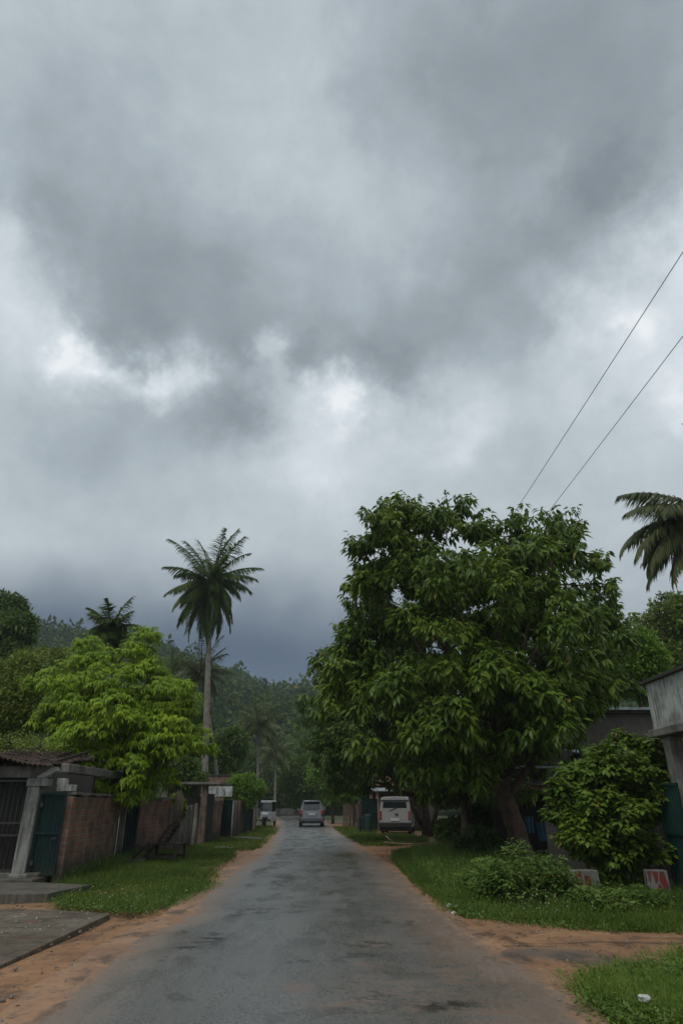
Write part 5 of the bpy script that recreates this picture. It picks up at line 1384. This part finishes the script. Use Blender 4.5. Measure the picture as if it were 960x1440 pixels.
# near right building: parapet, slab, pillar
rb = empty('concrete_porch', 'stained concrete porch with heavy parapet and pillar at the right edge', 'porch', (7.3, 13, 0))
mb = MB(); mb.box((7.08, 11.1, 3.6), (.16, 8.0, 1.0)); mb.box((8.7, 15.02, 3.6), (3.1, .16, 1.0)); rel(mb, rb).build('parapet', M['pale_concrete'], rb, .012)
mb = MB(); mb.box((7.06, 11.1, 4.135), (.30, 8.25, .07)); mb.box((8.7, 15.04, 4.137), (3.2, .30, .07)); rel(mb, rb).build('coping', M['dark_concrete'], rb, .012)
mb = MB(); mb.box((8.65, 11.1, 3.02), (3.5, 8.2, .16)); rel(mb, rb).build('roof_slab', M['concrete'], rb, .015)
mb = MB(); mb.box((7.2, 14.75, 1.46), (.3, .3, 2.93)); rel(mb, rb).build('pillar', M['gate_plaster'], rb, .015)
mb = MB(); mb.box((7.2, 8.0, 1.46), (.3, .3, 2.93)); rel(mb, rb).build('pillar', M['gate_plaster'], rb, .015)
mb = MB(); mb.box((9.9, 11.1, 1.44), (.2, 8.0, 2.88)); mb.box((8.9, 15.0, 1.44), (2.2, .18, 2.88)); rel(mb, rb).build('rear_wall', M['plaster'], rb)
sheet_gate('teal green gate leaf leaning against the right edge pillar', (6.93, 15.3), (7.0, 14.5), .05, 2.0, 'teal_paint')
# shaded wall piece behind the glossy bush
wall_seg('dark concrete wall hidden behind the glossy bush', (5.2, 18.2), (8.6, 17.4), 1.5, .16, 'dark_concrete', name='grey_wall')


def painted_block(label, p, s, rz, face):
    root = empty('painted_block', label, 'block', tuple(p), rz, 'red and white blocks by the bush')
    w, h = s; mb = MB(); mb.box((0, 0, h / 2), (w, w * .55, h), taper=.93); mb.build('core', M['block_wash'], root, .015)
    mb = MB(); y = -w * .275 - .014
    for quad in face:
        pts = [(a * w, y + .035 * w * (b), b * h) for a, b in quad]; k = len(pts)
        mb.add([Vector(q) for q in pts] + [Vector(q) + Vector((0, .012, 0)) for q in pts], [tuple(range(k)), tuple(reversed(range(k, 2 * k)))] + [(i, k + i, k + (i + 1) % k, (i + 1) % k) for i in range(k)])
    mb.build('red_paint', M['red_paint'], root)
    return root


p = gp(823, 1256); painted_block('red and white block half hidden by weeds left of the bush', p, (.54, .40), R(12), [[(-.46, .45), (-.3, .1), (-.18, .1), (-.24, .7), (-.30, .97), (-.46, .97)], [(-.12, .05), (.12, .05), (.12, .75), (-.12, .8)]])
p = gp(926, 1258); painted_block('red block with white slanting stripes right of the bush', p, (.42, .42), R(-8), [[(-.43, .95), (-.36, .45), (-.28, .95)], [(-.2, .05), (.25, .05), (.02, .5)], [(.05, .6), (.28, .12), (.38, .5), (.3, .95), (.12, .95)], [(-.2, .95), (-.14, .5), (0., .6), (.04, .95)]])

# ------------------------------------------------------------------ utility poles and the two cables
def upole(label, x, y):
    root = empty('utility_pole', label, 'pole', (x, y, 0))
    mb = MB(); mb.tube([(0, 0, -.1), (0, 0, 4), (0, 0, 11.94)], [.17, .15, .11], 12); mb.build('pole', M['concrete'], root)
    mb = MB(); mb.box((0, 0, 11.69), (1.7, .09, .11)); mb.build('crossarm', M['dark_metal'], root)
    for dx in (-.65, .65): mb = MB(); mb.tube([(dx, 0, 11.74), (dx, 0, 11.8), (dx, 0, 11.84), (dx, 0, 11.92)], [.03, .06, .04, .03], 10); mb.build('insulator', M['pale_concrete'], root)
    return root


upole('grey utility pole hidden behind the crown of the huge tree', 7.25, 27.5)
upole('grey utility pole standing behind the viewer', 7.95, -9.0)
for dx, lab in ((-.65, 'left overhead cable running above the huge tree'), (.65, 'right overhead cable running above the huge tree')):
    a = Vector((7.25 + dx, 27.5, 11.9)); b = Vector((7.95 + dx, -9.0, 11.9)); mb = MB(); mb.tube(bent(a, b, -.08, 24), .010, 6)
    o = mb.build('overhead_cable', M['cable']); tag(o, lab, 'cable', 'overhead cables')

# ------------------------------------------------------------------ haze
bpy.context.view_layer.update()
hz = MB(); hz.box((0, 380, 74), (2200, 1160, 156))
hm = bpy.data.materials.new('rain_haze'); hm.use_nodes = True; HT = NT(hm.node_tree); HT.n.clear()
pvn = HT.new('ShaderNodeVolumePrincipled'); pvn.inputs['Color'].default_value = (.80, .88, .95, 1); pvn.inputs['Density'].default_value = .00045; pvn.inputs['Anisotropy'].default_value = .2
ho = HT.new('ShaderNodeOutputMaterial'); HT.l.new(pvn.outputs[0], ho.inputs['Volume'])
o = hz.build('haze', hm); tag(o, kind='stuff')
